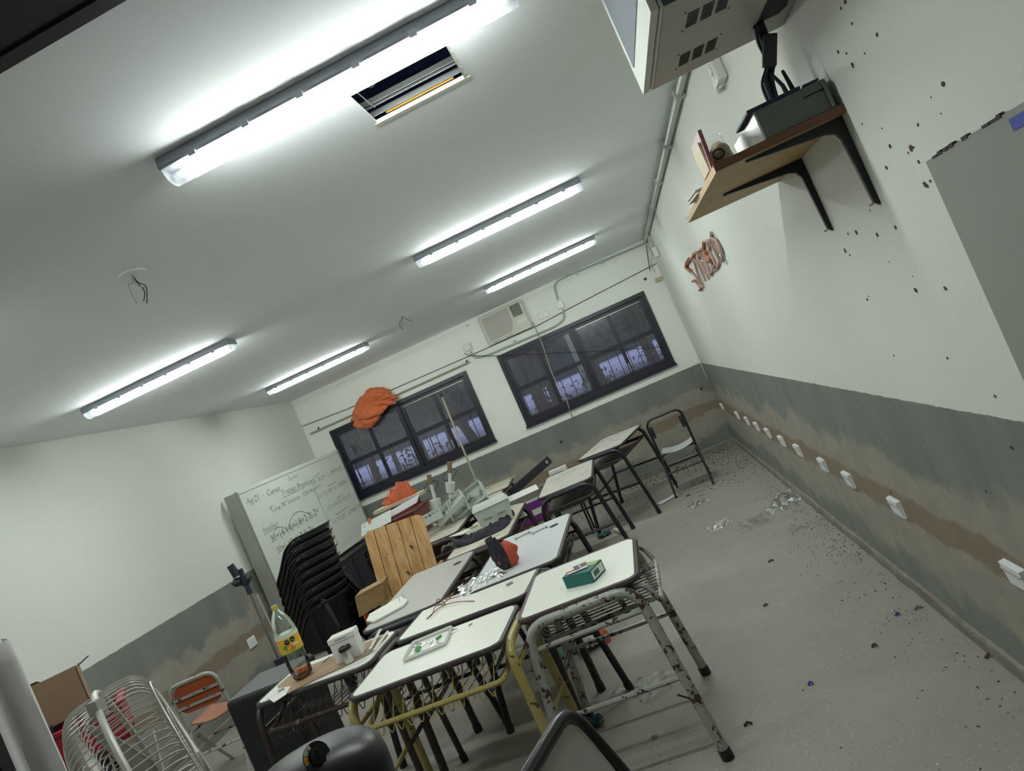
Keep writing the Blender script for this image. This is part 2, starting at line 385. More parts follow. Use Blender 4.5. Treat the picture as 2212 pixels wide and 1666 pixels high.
# plaster holes (drill pits)
HOLES = [(1826,4,8),(1817,18,5),(1841,51,5),(1895,75,9),(1811,112,7),(1829,115,5),(1842,140,9),(1868,115,4),(2038,182,9),(1983,269,6),(1923,315,8),(1915,362,7),(1968,320,11),(1962,330,4),(1905,277,3),(1974,318,5),(1998,398,10),(2004,402,8),(2010,391,6),
    (1850,502,9),(1895,507,8),(1935,492,8),(1826,542,9),(1836,551,4),(1832,505,5),(1978,627,10),(2042,623,9),(1874,647,6),(1877,640,3),(1921,565,3),(2047,774,6),(1931,768,4),(2150,856,6),(1972,597,3),(1985,350,7),(1880,455,3),(2012,210,3),(2033,245,3),(1863,268,3),(1790,250,2),(2186,968,9),(1924,1064,7),(2130,1062,5)]
for (x, y, s) in HOLES:
    c = hx(x, y, XR); dist = (c-CP).length; r = s*dist/F*.5; mb = MB(); n = 9; ring = []
    for k in range(n):
        a = 2*PI*k/n; q = r*(.7+.5*random.random()); ring.append(c+Vector((-.0012, q*math.cos(a)*1.25, q*math.sin(a)*1.1)))
    mb.prism(ring, 0, (.0011, 0, 0)).build('plaster_hole', 'hole', right)
for (x, y, s) in ((1394, 603, 5), (1009, 702, 3), (1515, 840, 5), (1212, 955, 4)):
    c = hy(x, y, YB-.002); MB().lathe([(.001, 0), (.018, .001), (.02, .003)], c, 8, Vector((0, -1, 0))).build('wall_plug', 'hole', back)

# ------------------------------------------------------------------ windows
def window(name, W, hidden=()):
    x0, x1, z0, z1 = W; y = YB; fr = struct(name, MB().box2((x0, y-.02, z0), (x0+.05, y+.09, z1)).box2((x1-.05, y-.02, z0), (x1, y+.09, z1)).box2((x0+.05, y-.02, z1-.05), (x1-.05, y+.09, z1)).box2((x0+.05, y-.02, z0), (x1-.05, y+.09, z0+.05)), 'frame')
    xm = (x0+x1)/2; zm = z0+(z1-z0)*.485
    for k, (a, b) in enumerate(((x0+.045, xm), (xm, x1-.045))):        # two sliding leaves, the second set forward
        yy = y+(.03 if k else .0)
        q = MB(); 
        for (c, d, e, f) in ((a, a+.055, z0+.045, z1-.045), (b-.055, b, z0+.045, z1-.045), (a+.055, b-.055, z1-.10, z1-.045), (a+.055, b-.055, z0+.045, z0+.10)): q.box2((c, yy, e), (d, yy+.035, f))
        lf = q.build('window_frame', 'frame', fr)
        c = (a+b)/2
        MB().box2((c-.024, yy+.001, z0+.1), (c+.024, yy+.034, z1-.1)).build('mullion', 'frame', fr)
        MB().box2((a+.05, yy-.004, zm-.028), (b-.05, yy+.0335, zm+.028)).box2((a+.05, yy-.010, zm+.012), (b-.05, yy-.004, zm+.02)).build('transom', 'frame', fr)
        MB().box2((a+.05, yy-.008, z1-.107), (b-.05, yy+.002, z1-.099)).build('track', 'steel' if k else 'frame', fr)
        for (c0, c1) in ((a+.055, c-.024), (c+.024, b-.055)):
            for (e, f) in ((z0+.1, zm-.028), (zm+.028, z1-.1)):
                MB().box2((c0, yy+.016, e), (c1, yy+.020, f)).build('pane', 'pane', fr)
    MB().box2((x0-.01, y-.05, z0-.028), (x1+.01, y+.02, z0+.004)).build('sill', 'frame', fr)
    MB().box2((x0+.02, y-.03, z0+.006), (x1-.02, y-.02, z0+.014)).build('rail', 'frame', fr)
    MB().box2((xm+.5, y-.026, z0+.12), (xm+.515, y-.012, z0+.24)).build('handle', 'steel', fr)
    n = 15
    for k in range(n):                                              # security bars outside
        x = x0+.09+(x1-x0-.18)*k/(n-1)
        MB().tube([(x, y+.17, z0-.03), (x, y+.17, z1+.03)], .006, 6).build('security_bar', 'frame', fr)
    return fr
wn1 = window('window_1', W1); wn2 = window('window_2', W2)

# ------------------------------------------------------------------ ceiling lights
def lamp(xc, yc, label, L=1.27):
    t = thing('ceiling_light', label, 'light', (xc, yc, H), 0, 'tube lights on the ceiling')
    mb = MB(); prof = [(-.055, -.002), (.055, -.002), (.062, -.035), (.058, -.042), (-.058, -.042), (-.062, -.035)]
    mb.prism([Vector((-L/2, a, b)) for a, b in prof], 0, (L, 0, 0)).build('housing', 'lamp_body', t)
    def dfn(x0, x1):
        m = MB(); n = 8; P = [Vector((x0, .052*math.cos(PI*k/n), -.042-.044*math.sin(PI*k/n))) for k in range(n+1)]
        return m.prism(P, 0, (x1-x0, 0, 0))
    dfn(-L/2+.075, L/2-.075).build('diffuser', 'glow', t, smooth=True)
    for sx in (-1, 1):
        a, b = sorted((sx*(L/2-.004), sx*(L/2-.073))); dfn(a, b).build('end_cap', 'lamp_clear', t, smooth=True)
        MB().lathe([(.014, 0), (.014, .03)], (sx*(L/2-.04)-.015, 0, -.06), 10, Vector((1, 0, 0))).build('lamp_holder', 'white', t)
    for k in range(6):
        x = -L/2+.13+k*(L-.26)/5
        MB().box2((x-.013, -.066, -.052), (x+.013, -.054, -.028)).build('clip', 'lamp_body', t)
        MB().box2((x-.013, .056, -.046), (x+.013, .064, -.028)).build('clip', 'lamp_body', t)
    return t
LZ = 2.845
l0 = lamp(-.495, 2.28, 'large bright tube light nearest the viewer, beside the hole in the ceiling')
def lcopy(x, y, lab): return copy_tree(l0, (x, y, H), 0, lab)
lcopy(-.43, 5.07, 'middle tube light of the row that starts beside the ceiling hole')
lcopy(-.42, 7.68, 'tube light closest to the window air conditioner, smallest in its row')
lcopy(-3.12, 4.87, 'tube light over the bare white wall on the side of the whiteboard')
lcopy(-3.13, 7.70, 'tube light above the orange cloth and the window behind the whiteboard')
lcopy(-3.12, 2.28, 'tube light over the cardboard box side, out of the picture')

# ceiling wire stubs
def stub(x, y, label, k):
    c = hz(x, y, H); t = thing('ceiling_wires', label, 'wires', c)
    MB().lathe([(.001, -.001), (.06, -.003), (.062, 0)], (0, 0, 0), 12).build('cover_plate', 'ceil', t)
    random.seed(k)
    for i in range(4):
        a = random.uniform(0, 6.28); r = random.uniform(.03, .08); pts = [(0, 0, 0), (.3*r*math.cos(a), .3*r*math.sin(a), -.04), (r*math.cos(a), r*math.sin(a), -.05-.03*random.random()), (1.2*r*math.cos(a+.5), 1.2*r*math.sin(a+.5), -.09-.06*random.random())]
        MB().tube(spline(pts, 4), .0025, 5).build('wire', 'cable_grey' if i % 2 else 'cable_black', t)
stub(285, 592, 'wire stubs hanging from the bare ceiling between two rows of lights', 3)
stub(868, 682, 'thin curled wire hanging from the ceiling nearer the windows', 5)

# ================================================================== BACK WALL ITEMS
def bw(x, y, off=0.): return hy(x, y, YB-off)
# air conditioner
a0 = bw(1042, 690, .05); ax0, ax1, az0, az1 = -1.575, -.955, 2.455, 2.865
t = thing('air_conditioner', 'cream window air conditioner set in the wall above the windows', 'air conditioner', ((ax0+ax1)/2, YB, az0))
W_, Hh = ax1-ax0, az1-az0
MB().box2((-W_/2, -.07, 0), (W_/2, 0, Hh)).build('body', 'ac', t, bevel=.012)
MB().box2((-W_/2-.03, -.012, -.02), (W_/2+.03, 0, Hh+.02)).build('surround', 'wall', t)
mb = MB()
for k in range(22):
    z = .055+k*.0145; xe = .10-.11*max(0, (.17-z)/.17)**1.5
    mb.box2((-W_/2+.03, -.077, z), (xe, -.068, z+.006))
mb.build('intake_slats', 'cable_grey', t)
mb = MB().box2((.135, -.071, .215), (.275, -.069, .375)); vent = mb.build('outlet_vent', 'slot', t)
for k in range(10): MB().box2((.137, -.078, .222+k*.0155), (.273, -.070, .227+k*.0155)).build('slat', 'ac', t)
MB().box2((.155, -.076, .10), (.285, -.069, .165)).build('control_flap', 'white', t, bevel=.004)
MB().box2((.12, -.073, .045), (.30, -.069, .19)).build('control_panel', 'ac', t)
MB().box2((-.26, -.073, .018), (.04, -.069, .022)).build('seam', 'slot', t)
MB().lathe([(.001, 0), (.03, .002), (.03, .004)], (-.1, -.073, .03), 12, Vector((0, -1, 0))).build('badge', 'ac', t)
# conduits on the back wall
def pipe(name, pts, r, m, label, cat, rad=.05, parent=None, clips=()):
    o = MB().tube(rnd(pts, rad, 6), r, 8).build(name, m, parent, smooth=True)
    if label: tag(o, label, cat)
    for c in clips: MB().box(c, (.03, .05, .05)).build('clip', m, o)
    return o
P = [bw(*q, .02) for q in ((1398, 524), (1222, 598), (1196, 612), (1205, 648))]
pipe('conduit', P, .013, 'conduit', 'grey conduit under the ceiling dropping to the outlet box over the second window', 'pipe', .08, clips=[bw(1300, 566, .015), bw(1245, 589, .015)])
P = [bw(*q, .02) for q in ((1216, 668), (1220, 690), (1198, 706), (1052, 768), (1026, 774), (1016, 760))]
pipe('conduit', P, .014, 'conduit', 'grey conduit bending under the air conditioner between the two outlet boxes', 'pipe', .09, clips=[bw(1112, 739, .015)])
def outlet(x, y, label, w=.1, h=.1, d=.035, nx=(0, -1, 0)):
    c = bw(x, y); t = thing('outlet_box', label, 'outlet', c)
    MB().box2((-w/2, -d, -h/2), (w/2, 0, h/2)).build('box', 'white', t, bevel=.006)
    MB().box2((-w*.38, -d-.002, -h*.3), (w*.38, -d, h*.3)).build('socket_face', 'plate', t)
    for a, dx, dz in ((.5, -.012, .008), (-.5, .012, .008), (0, 0, -.014)):
        MB().box((dx, -d-.003, dz), (.003, .002, .012), Matrix.Rotation(a, 3, 'Y')).build('socket_slot', 'slot', t)
    return t
outlet(1210, 659, 'square white outlet box joined to two conduits above the second window')
outlet(1011, 750, 'white outlet box between the windows at the lower end of the conduit')
outlet(1174, 681, 'flat white wall socket just beside the air conditioner', .16, .085, .012)
# cables
o = MB().tube(spline([bw(1150, 695, .09), bw(1158, 712, .05), bw(1172, 745, .04), bw(1190, 800, .04), bw(1203, 828, .05), bw(1222, 860, .05), bw(1232, 890, .04), bw(1239, 905, .01)], 6), .008, 6).build('hanging_cable', 'cable_grey', smooth=True)
tag(o, 'grey cable hanging from the air conditioner in front of the second window', 'cable')
o = MB().tube(spline([bw(1004, 763, .01), bw(1016, 768, .05), bw(1070, 769, .05), bw(1160, 765, .05), bw(1280, 759, .05), bw(1400, 752, .05), bw(1437, 749, .03)], 6), .0045, 6).build('black_cable', 'cable_black', smooth=True)
tag(o, 'thin black cable strung level across the second window', 'cable')
o = MB().tube([bw(643, 925, .02), bw(750, 884, .02), bw(1000, 775, .02), bw(1160, 704, .02), bw(1240, 661, .02), bw(1420, 568, .02)], .004, 5).build('long_wire', 'cable_black')
tag(o, 'long thin wire stretched along the window wall from end to end', 'wire')
o = MB().tube([bw(671, 937, .05), bw(1014, 782, .05)], .011, 8).build('curtain_rod', 'rod', smooth=True); tag(o, 'thin metal curtain rod above the first window, orange cloth hung on it', 'curtain rod')
for q in ((688, 928), (1008, 783)): MB().tube([bw(q[0], q[1], .05), bw(q[0], q[1]-4, .0)], .012, 8).build('bracket', 'rust', o)
P = [bw(1420, 602, .03), bw(1433, 604, .02), bw(1528, 815, .02)]
pp = pipe('wall_pipe', P, .012, 'white', 'thin white plastic pipe running down the corner beside the second window', 'pipe', .02)
MB().box(bw(1424, 603, .03), (.11, .04, .05)).build('elbow', 'beige', pp)
# corner box and dangling wires
c = hx(1416, 545, XR-.03); t = thing('corner_switch', 'small white switch box with short tube high in the far corner', 'switch', c)
MB().box((0, 0, 0), (.05, .12, .12)).build('box', 'white', t, bevel=.005); MB().tube([(0, 0, .05), (0, .05, .28)], .013, 8).build('tube', 'conduit', t)
o = MB().tube(spline([bw(1396, 530, .03), bw(1400, 560, .04), bw(1404, 585, .03)], 5), .005, 5).build('loose_wire', 'cable_black'); tag(o, 'short black wire dangling in the far upper corner', 'wire')
o = MB().tube(spline([bw(1397, 530, .03), bw(1408, 548, .05), bw(1407, 570, .04), bw(1414, 588, .03)], 5), .004, 5).build('loose_wire', 'cable_grey'); tag(o, 'short grey wire curling beside the black one in the far corner', 'wire')
# conduit along the right wall below the ceiling
TY1 = 2.447
pr = MB().tube([(XR-.032, YB-.05, H-.045), (XR-.032, TY1+.01, H-.045)], .022, 10).build('conduit_run', 'conduit', smooth=True); tag(pr, 'long grey conduit pipe running along the top of the side wall to the monitor', 'pipe')
for y in (4.1, 5.1, 6.2, 7.3, 8.6): MB().box2((XR-.06, y-.015, H-.075), (XR, y+.015, H-.015)).build('clip', 'conduit', pr)
# orange cloth
def crumple(name, pts, m, label, cat, seed=0, nu=60, nv=40, amp=.3, parent=None):
    C = sum((Vector(p) for p in pts), Vector())/len(pts)
    return None
c0 = bw(800, 882, .135); t_mb = MB()
def cf(u, v):
    a = 2*PI*u; b = PI*(v-.5); x = .30*math.cos(b)*math.cos(a); z = .20*math.cos(b)*math.sin(a); y = .085*math.sin(b)
    p = Vector((x, y, z)); q = p*7
    rdg = abs(noise.noise(Vector((q.x*.9+q.z*1.3, q.y, q.z*.5))))-.15; rd2 = abs(noise.noise(Vector((q.x*1.9-q.z*2.1, q.y*.7+3, q.z*.8))))-.15
    k = 1+.50*rdg+.14*rd2
    p = Vector((p.x*k, p.y*(1+1.6*rdg+.8*rd2), p.z*k))
    p.z += .24*p.x+.03*math.sin(p.x*9)                     # lean so that it hangs over the rod
    if p.x > .18: p.z += -(p.x-.18)*.35; p.x += (p.x-.18)*.4
    return c0+p
o = MB().grid(cf, 96, 48, True).build('orange_cloth', 'orange_cloth', smooth=True); tag(o, 'crumpled orange cloth slung over the curtain rod at the first window', 'cloth')
def cf2(u, v):
    c1 = bw(832, 878, .13); x = (u-.5)*.42; r = .075*(1-u)**.6; a = 2*PI*v
    return c1+Vector((x, r*.55*math.cos(a)*(1+.3*math.sin(9*v+4*u)), r*math.sin(a)*(1+.25*math.sin(5*a))+x*.12+.07*u*u))
MB().grid(cf2, 24, 24).build('loose_fold', 'orange_cloth', o, smooth=True)

# ================================================================== RIGHT WALL ITEMS
# white sockets in the conduit band
SOC = [(1560,877),(1592,893),(1616,911),(1636,921),(1660,934),(1692,955),(1728,977),(1783,1009),(1838,1040),(1945,1105),(2206,1252)]
words = ['first', 'second', 'third', 'fourth', 'fifth', 'sixth', 'seventh', 'eighth', 'ninth', 'tenth', 'eleventh']
s0 = None
for i, (x, y) in enumerate(SOC):
    c = hx(x, y, XR); c.z = .548
    lab = f'white wall socket, {words[i]} from the far corner along the brown band'
    if s0 is None:
        s0 = thing('wall_socket', lab, 'socket', c, 0, 'sockets along the brown band')
        MB().hexa([Vector(v) for v in ((0, -.066, -.043), (0, .066, -.043), (-.012, .062, -.040), (-.012, -.062, -.040))], [Vector(v) for v in ((0, -.066, .043), (0, .066, .043), (-.022, .062, .040), (-.022, -.062, .040))]).build('plate', 'plate', s0)
        MB().box2((-.0245, -.062, .018), (-.019, .062, .021)).build('groove', 'cable_grey', s0)
    else: copy_tree(s0, c, 0, lab)
# left wall switch
c = hx(543, 1388, XL); t = thing('wall_socket', 'white double wall switch low on the wall behind the orange chair', 'switch', c)
MB().box2((0, -.07, -.05), (.014, .07, .05)).build('plate', 'plate', t, bevel=.004); MB().box2((.013, -.045, -.03), (.018, -.005, .03)).box2((.013, .005, -.03), (.018, .045, .03)).build('rocker', 'white', t)

# television hung from ceiling / wall
TX0, TX1, TY0, TY1, TZ0, TZ1 = .392, .861, 1.862, 2.447, 2.445, 2.86
t = thing('television', 'boxy grey tube television mounted high against the wall, seen from below', 'television', (TX0, TY0, TZ0))
dx, dy, dz = TX1-TX0, TY1-TY0, TZ1-TZ0
MB().box2((.035, 0, .0), (dx-.002, dy, dz)).build('casing', 'tv_grey', t, bevel=.003)
MB().box2((0, -.004, 0), (.022, dy+.002, dz+.01)).box2((.025, -.002, .0), (.035, dy+.001, dz)).build('bezel', 'tv_white', t, bevel=.003)
MB().box2((-.003, .055, .075), (.001, dy-.055, dz-.06)).build('screen', 'screen', t)
MB().box2((.036, -.003, -.001), (dx-.003, .0, dz)).build('dark_side', 'tv_dark', t)
HOL = hz(1635, 50, TZ0)
mb = MB().prism([hz(*q, TZ0)-Vector((TX0, TY0, TZ0-.0)) for q in ((1635, 50), (1682, 28), (1700, 10), (1706, -12), (1664, -12))], 0, (0, 0, -.002)); mb.build('cable_opening', 'slot', t)
for (cx, cy) in ((1507, 112), (1528, 22)):
    c = hz(cx, cy, TZ0)-Vector((TX0, TY0, TZ0))
    for j in range(3):
        grp = MB()
        for k in range(12):
            x = c.x+(j-1)*.042+.0; y = c.y+.045-k*.0078; grp.box2((x-.016, y-.0012, -.0012), (x+.016, y+.0012, .0005))
        grp.build('vent_slots', 'slot', t)['kind'] = 'stuff'
    for sx in (-.066, .066):
        for sy in (-.055, .055): MB().box2((c.x+sx-.002, c.y+sy-.002, -.002), (c.x+sx+.002, c.y+sy+.002, 0)).build('screw', 'slot', t)
MB().box2((dx*.3, dy*.3, dz), (dx*.7, dy*.7, H-TZ0)).build('ceiling_mount', 'frame', t)

# wall shelf on two brackets
SX0, SY0, SY1, SZ = .462, 2.262, 3.17, 2.112
t = thing('wall_shelf', 'light wood wall shelf on two black steel brackets below the television', 'shelf', (0, 0, 0))
MB().box2((SX0+.004, SY0+.004, SZ-.022), (XR, SY1, SZ)).build('board', 'shelf_wood', t)
MB().box2((SX0+.001, SY0-.001, SZ-.023), (XR-.002, SY0+.006, SZ+.001)).build('front_edging', 'shelf_edge', t)
for yb in (2.315, 2.80):
    zt = SZ-.022
    def outl(th):   # tapered L profile in XZ
        return [Vector(v) for v in ((.565, yb-th, zt), (.565, yb-th, zt-.006), (.80, yb-th, zt-.030), (.825, yb-th, zt-.040), (.835, yb-th, zt-.060), (.845, yb-th, zt-.27), (XR-.001, yb-th, zt-.285), (XR-.001, yb-th, zt))]
    b = MB().prism(outl(.008), 0, (0, .016, 0)).build('bracket', 'dark', t)
    MB().lathe([(.004, 0), (.004, .012)], (XR-.018, yb, zt-.275), 6, Vector((-1, 0, 0))).build('screw', 'steel', b)
    MB().lathe([(.004, 0), (.004, .012)], (.57, yb, zt-.012), 6, Vector((0, 0, 1))).build('screw', 'steel', b)
def S(x, y, z=SZ): return hz(x, y, z)
# computer case
q = [S(1652, 316), S(1800, 243)]
t = thing('desktop_computer', 'flat grey desktop computer case lying on the wall shelf', 'computer', (0, 0, 0))
px0, px1 = S(1650, 312).x, .845; py0 = SY0+.012; py1 = py0+.36; pzt = SZ+.094
MB().box2((px0, py0, SZ+.004), (px1, py1, pzt)).build('case', 'pc', t, bevel=.002)
MB().box2((px0-.003, py0+.004, SZ+.004), (px0, py1, pzt-.002)).build('painted_lit_side', 'silver', t)  # lit end of the case, painted lighter with a silver plate
MB().box2((px0+.14, py0-.0015, pzt-.030), (px0+.21, py0+.001, pzt-.026)).build('slot', 'slot', t)
MB().lathe([(.001, 0), (.003, .001)], (px1-.02, py0-.001, pzt-.03), 8, Vector((0, -1, 0))).build('screw', 'slot', t)
MB().box2((px1-.012, py0-.012, SZ+.004), (px1-.004, py0, pzt-.012)).build('side_flap', 'pc', t)
t = thing('wifi_router', 'flat dark blue router with two stub antennas on the computer', 'router', (0, 0, pzt))
MB().box2((px0-.02, py0-.004, .0005), (px1-.07, py0+.20, .010)).build('body', 'navy', t, bevel=.002)
for dx_, tilt in ((px1-.105, -.2), (px1-.085, .0)):
    MB().tube([(dx_, py0+.012, .004), (dx_-.002, py0+.012, .035), (dx_+tilt*.05-.006, py0+.012, .075)], .0075, 8, r2=.0050).build('antenna', 'black_mat', t)
MB().box2((px0+.16, py0+.03, .009), (px0+.21, py0+.06, .014)).build('clip', 'navy', t)
# cable bundle from television down to the case
M['brick_grey'] = mat('power_brick_grey', (.07, .065, .07), .45)
A, B = hy(1645, 85, 2.36), hy(1662, 132, 2.36); Cq, D = hy(1655, 178, 2.36), hy(1672, 228, 2.34)
t = thing('cable_bundle', 'taped black cable bundle with a power brick dropping from the television', 'cables', (0, 0, 0))
for i, off in enumerate(((0, 0, 0), (.008, .005, 0), (-.006, .01, 0), (.013, -.004, 0))):
    o_ = Vector(off); MB().tube(spline([hy(1636, 52, 2.30)+o_, A+o_*1.3, B+o_, Cq+o_*1.4, D+o_], 6), .0055, 6).build('cable', 'black_mat' if i % 2 else 'mic', t, smooth=True)
MB().box((B+A)/2+Vector((.004, -.02, -.012)), (.040, .022, .095), Matrix.Rotation(.42, 3, 'Y')).build('power_brick', 'brick_grey', t, bevel=.002)
MB().tube([Cq, D], .010, 7, r2=.007).build('tape_wrap', 'mic', t)
# fan speed dial box on wall
c = hx(1560, 150, XR); t = thing('dial_regulator', 'white wall regulator with a round dial under the television', 'regulator', c)
MB().box2((-.045, -.052, -.05), (0, .052, .055)).build('box', 'white', t, bevel=.008)
MB().lathe([(.02, 0), (.018, .008)], (-.045, -.01, .01), 20, Vector((-1, 0, 0))).build('dial', 'plate', t)
mb = MB()
for k in range(12):
    a = -.4+k*(2*PI*.85)/11; mb.box((-.0455, -.01+.029*math.cos(a), .01+.029*math.sin(a)), (.001, .006, .0015), Matrix.Rotation(a, 3, 'X'))
mb.build('dial_marks', 'slot', t)
MB().tube(spline([(-.03, .055, .05), (-.035, .06, -.03), (-.03, .075, -.06), (0, .09, -.05)], 5), .010, 7).build('cable', 'white', t)
# plastic bag with plug adaptor
c = S(1588, 352)
t = thing('bagged_adaptor', 'beige gadget with a coiled black lead in a clear bag on the shelf', 'gadget', (c.x, c.y+.20, SZ)); t.scale = (.72, .72, .9)
MB().lathe([(.03, 0), (.052, .02), (.055, .06), (.045, .11), (.02, .135), (.0, .14)], (0.02, 0, 0), 18).build('body', 'beige', t, smooth=True)
mb = MB()
for k in range(3): mb.tube([(0.0+.026*math.cos(a/10*2*PI), -.056-.004*k, .085+.018*math.sin(a/10*2*PI)) for a in range(10)], .003, 5, closed=True)
mb.build('coiled_lead', 'cable_black', t)
def bagf(u, v):
    a = 2*PI*u; n_ = noise.noise(Vector((6*math.cos(a), 6*math.sin(a), 5*v))); r = (.065+.012*n_)*(1-.5*max(0, v-.6))
    return Vector((r*math.cos(a)-.05*v*0, r*math.sin(a)*1.0, v*.16))
MB().grid(bagf, 28, 8, True).build('bag', 'film', t, smooth=True)
c = S(1545, 372); o = MB().hexa([Vector(v) for v in ((c.x-.004, c.y+.012, SZ+.001), (c.x+.008, c.y+.012, SZ+.001), (c.x+.008, c.y+.22, SZ+.001), (c.x-.004, c.y+.22, SZ+.001))], [Vector(v) for v in ((c.x+.004, c.y+.012, SZ+.145), (c.x+.016, c.y+.012, SZ+.145), (c.x+.016, c.y+.22, SZ+.145), (c.x+.004, c.y+.22, SZ+.145))]).build('picture_frame', 'maroon'); tag(o, 'thin dark red frame standing on edge at the end of the shelf', 'frame')
MB().box2((c.x-.006, c.y+.04, SZ+.02), (c.x-.0, c.y+.18, SZ+.115)).build('backing', 'beige', o)
c = S(1518, 420); t = thing('booklet', 'thick white booklet lying flat over the shelf end', 'book', (c.x+.0, c.y+.02, SZ), .1)
MB().box2((-.035, -.07, .001), (.09, .09, .006)).build('cover', 'paper', t); MB().box2((-.03, -.065, .006), (.088, .085, .014)).build('pages', 'beige', t); MB().box2((-.036, -.07, .014), (.09, .09, .018)).build('cover', 'paper', t)
for q in ((1483, 470), (1486, 482)):
    MB().lathe([(.012, 0), (.008, .012), (0, .016)], hx(q[0], q[1], XR), 10, Vector((-1, 0, 0))).build('hook', 'white', right)
# broken letter decoration
t = thing('wall_lettering', 'ruined brown stick-on lettering smeared across the white side wall', 'lettering', (0, 0, 0))
def wl(pts, r, m): 
    P = spline([hx(1360+x*.13806, 470+y*.13806, XR-.012) for x, y in pts], 5); MB().tube(P, r, 6, flat=1.0).build('letter_stroke', m, t, smooth=True)
wl([(940,655),(895,720),(900,790),(970,850)], .020, 'letter'); wl([(970,850),(1010,900),(1060,960),(1110,1060),(1150,1090)], .012, 'letter2')
wl([(985,1000),(1030,990),(1080,1050),(1120,1110),(1095,1140)], .012, 'letter'); wl([(940,670),(990,640),(1060,860),(1150,1060)], .009, 'letter2')
wl([(990,635),(1010,570),(1060,555),(1100,600),(1110,640)], .014, 'letter'); wl([(1010,640),(1090,780),(1190,1000)], .009, 'letter2'); wl([(1060,610),(1140,790),(1240,960)], .009, 'letter2')
wl([(1100,530),(1140,490),(1180,520),(1200,560)], .014, 'letter'); wl([(1110,560),(1190,740),(1280,900)], .010, 'letter2'); wl([(1150,620),(1240,800)], .010, 'letter2')
wl([(1160,380),(1160,460),(1185,560),(1200,660)], .012, 'letter'); wl([(1165,375),(1220,370),(1250,440),(1230,540)], .010, 'letter2')
wl([(1190,590),(1240,620),(1290,650),(1240,670),(1190,640)], .022, 'letter'); wl([(1230,360),(1260,350),(1290,430),(1390,650)], .011, 'letter2')
wl([(1280,240),(1290,310),(1370,380),(1440,520),(1450,620),(1430,690)], .012, 'letter2'); wl([(1290,340),(1330,430),(1400,560)], .008, 'letter2'); wl([(1240,640),(1310,800),(1260,870),(1210,850)], .013, 'letter2')
wl([(1300,460),(1360,600),(1400,680),(1370,790),(1320,830)], .009, 'letter2'); wl([(1290,230),(1360,350),(1460,560),(1530,740)], .004, 'cable_grey')
wl([(1250,560),(1330,720),(1290,850)], .010, 'letter2'); wl([(1200,400),(1290,600),(1370,780)], .008, 'letter2'); wl([(1120,700),(1210,880),(1280,900)], .010, 'letter2')
# ================================================================== OUTSIDE
MO = {}
m = mat('dusk_ground', (.16, .10, .08), .95); t_ = NT(m); t_.col(t_.mix(t_.noise(.35, 5), (.11, .075, .065), (.21, .14, .11))); M['ground_out'] = m
m = mat('pale_water', (.52, .52, .70), .6); t_ = NT(m); t_.col(t_.mix(t_.step(t_.noise(.12, 6), .4, .6), (.40, .40, .50), (.66, .66, .74))); M['pale_field'] = m
m = mat('tree_bark', (.085, .05, .042), .9); M['bark'] = m
m = mat('dark_leaves', (.012, .018, .022), .7); t_ = NT(m); t_.col(t_.mix(t_.noise(.6, 3), (.010, .014, .022), (.035, .04, .045))); M['leaves_dark'] = m
M['leaves_brown'] = mat('brown_leaves', (.11, .055, .035), .8); M['leaves_near'] = mat('shrub_leaves', (.03, .036, .055), .4)
struct('ground_outside', MB().box2((-70, YB+.6, -.35), (45, 58, -.3)), 'ground_out')
struct('field_outside', MB().box2((-260, 58, -.36), (160, 260, -.3)), 'pale_field')
struct('veranda_floor', MB().box2((XL-2, YB+.2, -.12), (XR+2, YB+.6, -.02)), 'cement')
def foliage(mb, c, r, n, s, flat=1.):
    for _ in range(n):
        d = Vector((random.gauss(0, 1), random.gauss(0, 1), random.gauss(0, 1)*flat)).normalized()*r*(random.random()**.4)
        p = c+d; a = Vector((random.gauss(0, 1), random.gauss(0, 1), random.gauss(0, 1))).normalized(); b = a.orthogonal().normalized()
        L = s*random.uniform(.6, 1.4); mb.face(mb.verts([p-a*L, p+b*L*.4, p+a*L, p-b*L*.4]))
def tree(x, y, h, r, n, lab, lean=0., trunk=.16, m='leaves_dark', low=4.0, nb=3, leaf=.35):
    t = thing('tree', lab, 'tree', (x, y, -.3), 0, 'trees outside the windows')
    MB().tube(spline([(0, 0, 0), (lean*.4, 0, h*.25), (lean, 0, h*.55), (lean*1.2, .2, h*.8)], 5), trunk, 8, r2=trunk*.4).build('trunk', 'bark', t, smooth=True)
    for k in range(nb):
        a = random.uniform(0, 6.28); MB().tube([(lean*.5, 0, h*.28+.3*k), (lean*.5+.9*math.cos(a), .5*math.sin(a), h*.28+.3*k+1.6)], trunk*.4, 6, r2=.03).build('branch', 'bark', t)
    mb = MB()
    for k in range(7):
        a = random.uniform(0, 6.28); rr = r*random.uniform(.2, .8)
        foliage(mb, Vector((lean+rr*math.cos(a), rr*math.sin(a), low+(h-low)*random.random()**1.2)), r*.6, n//7, leaf)
    mb.build('crown', m, t); return t
random.seed(21)
def gp(px, py, y):      # point at depth y
    return hy(px, py, y)
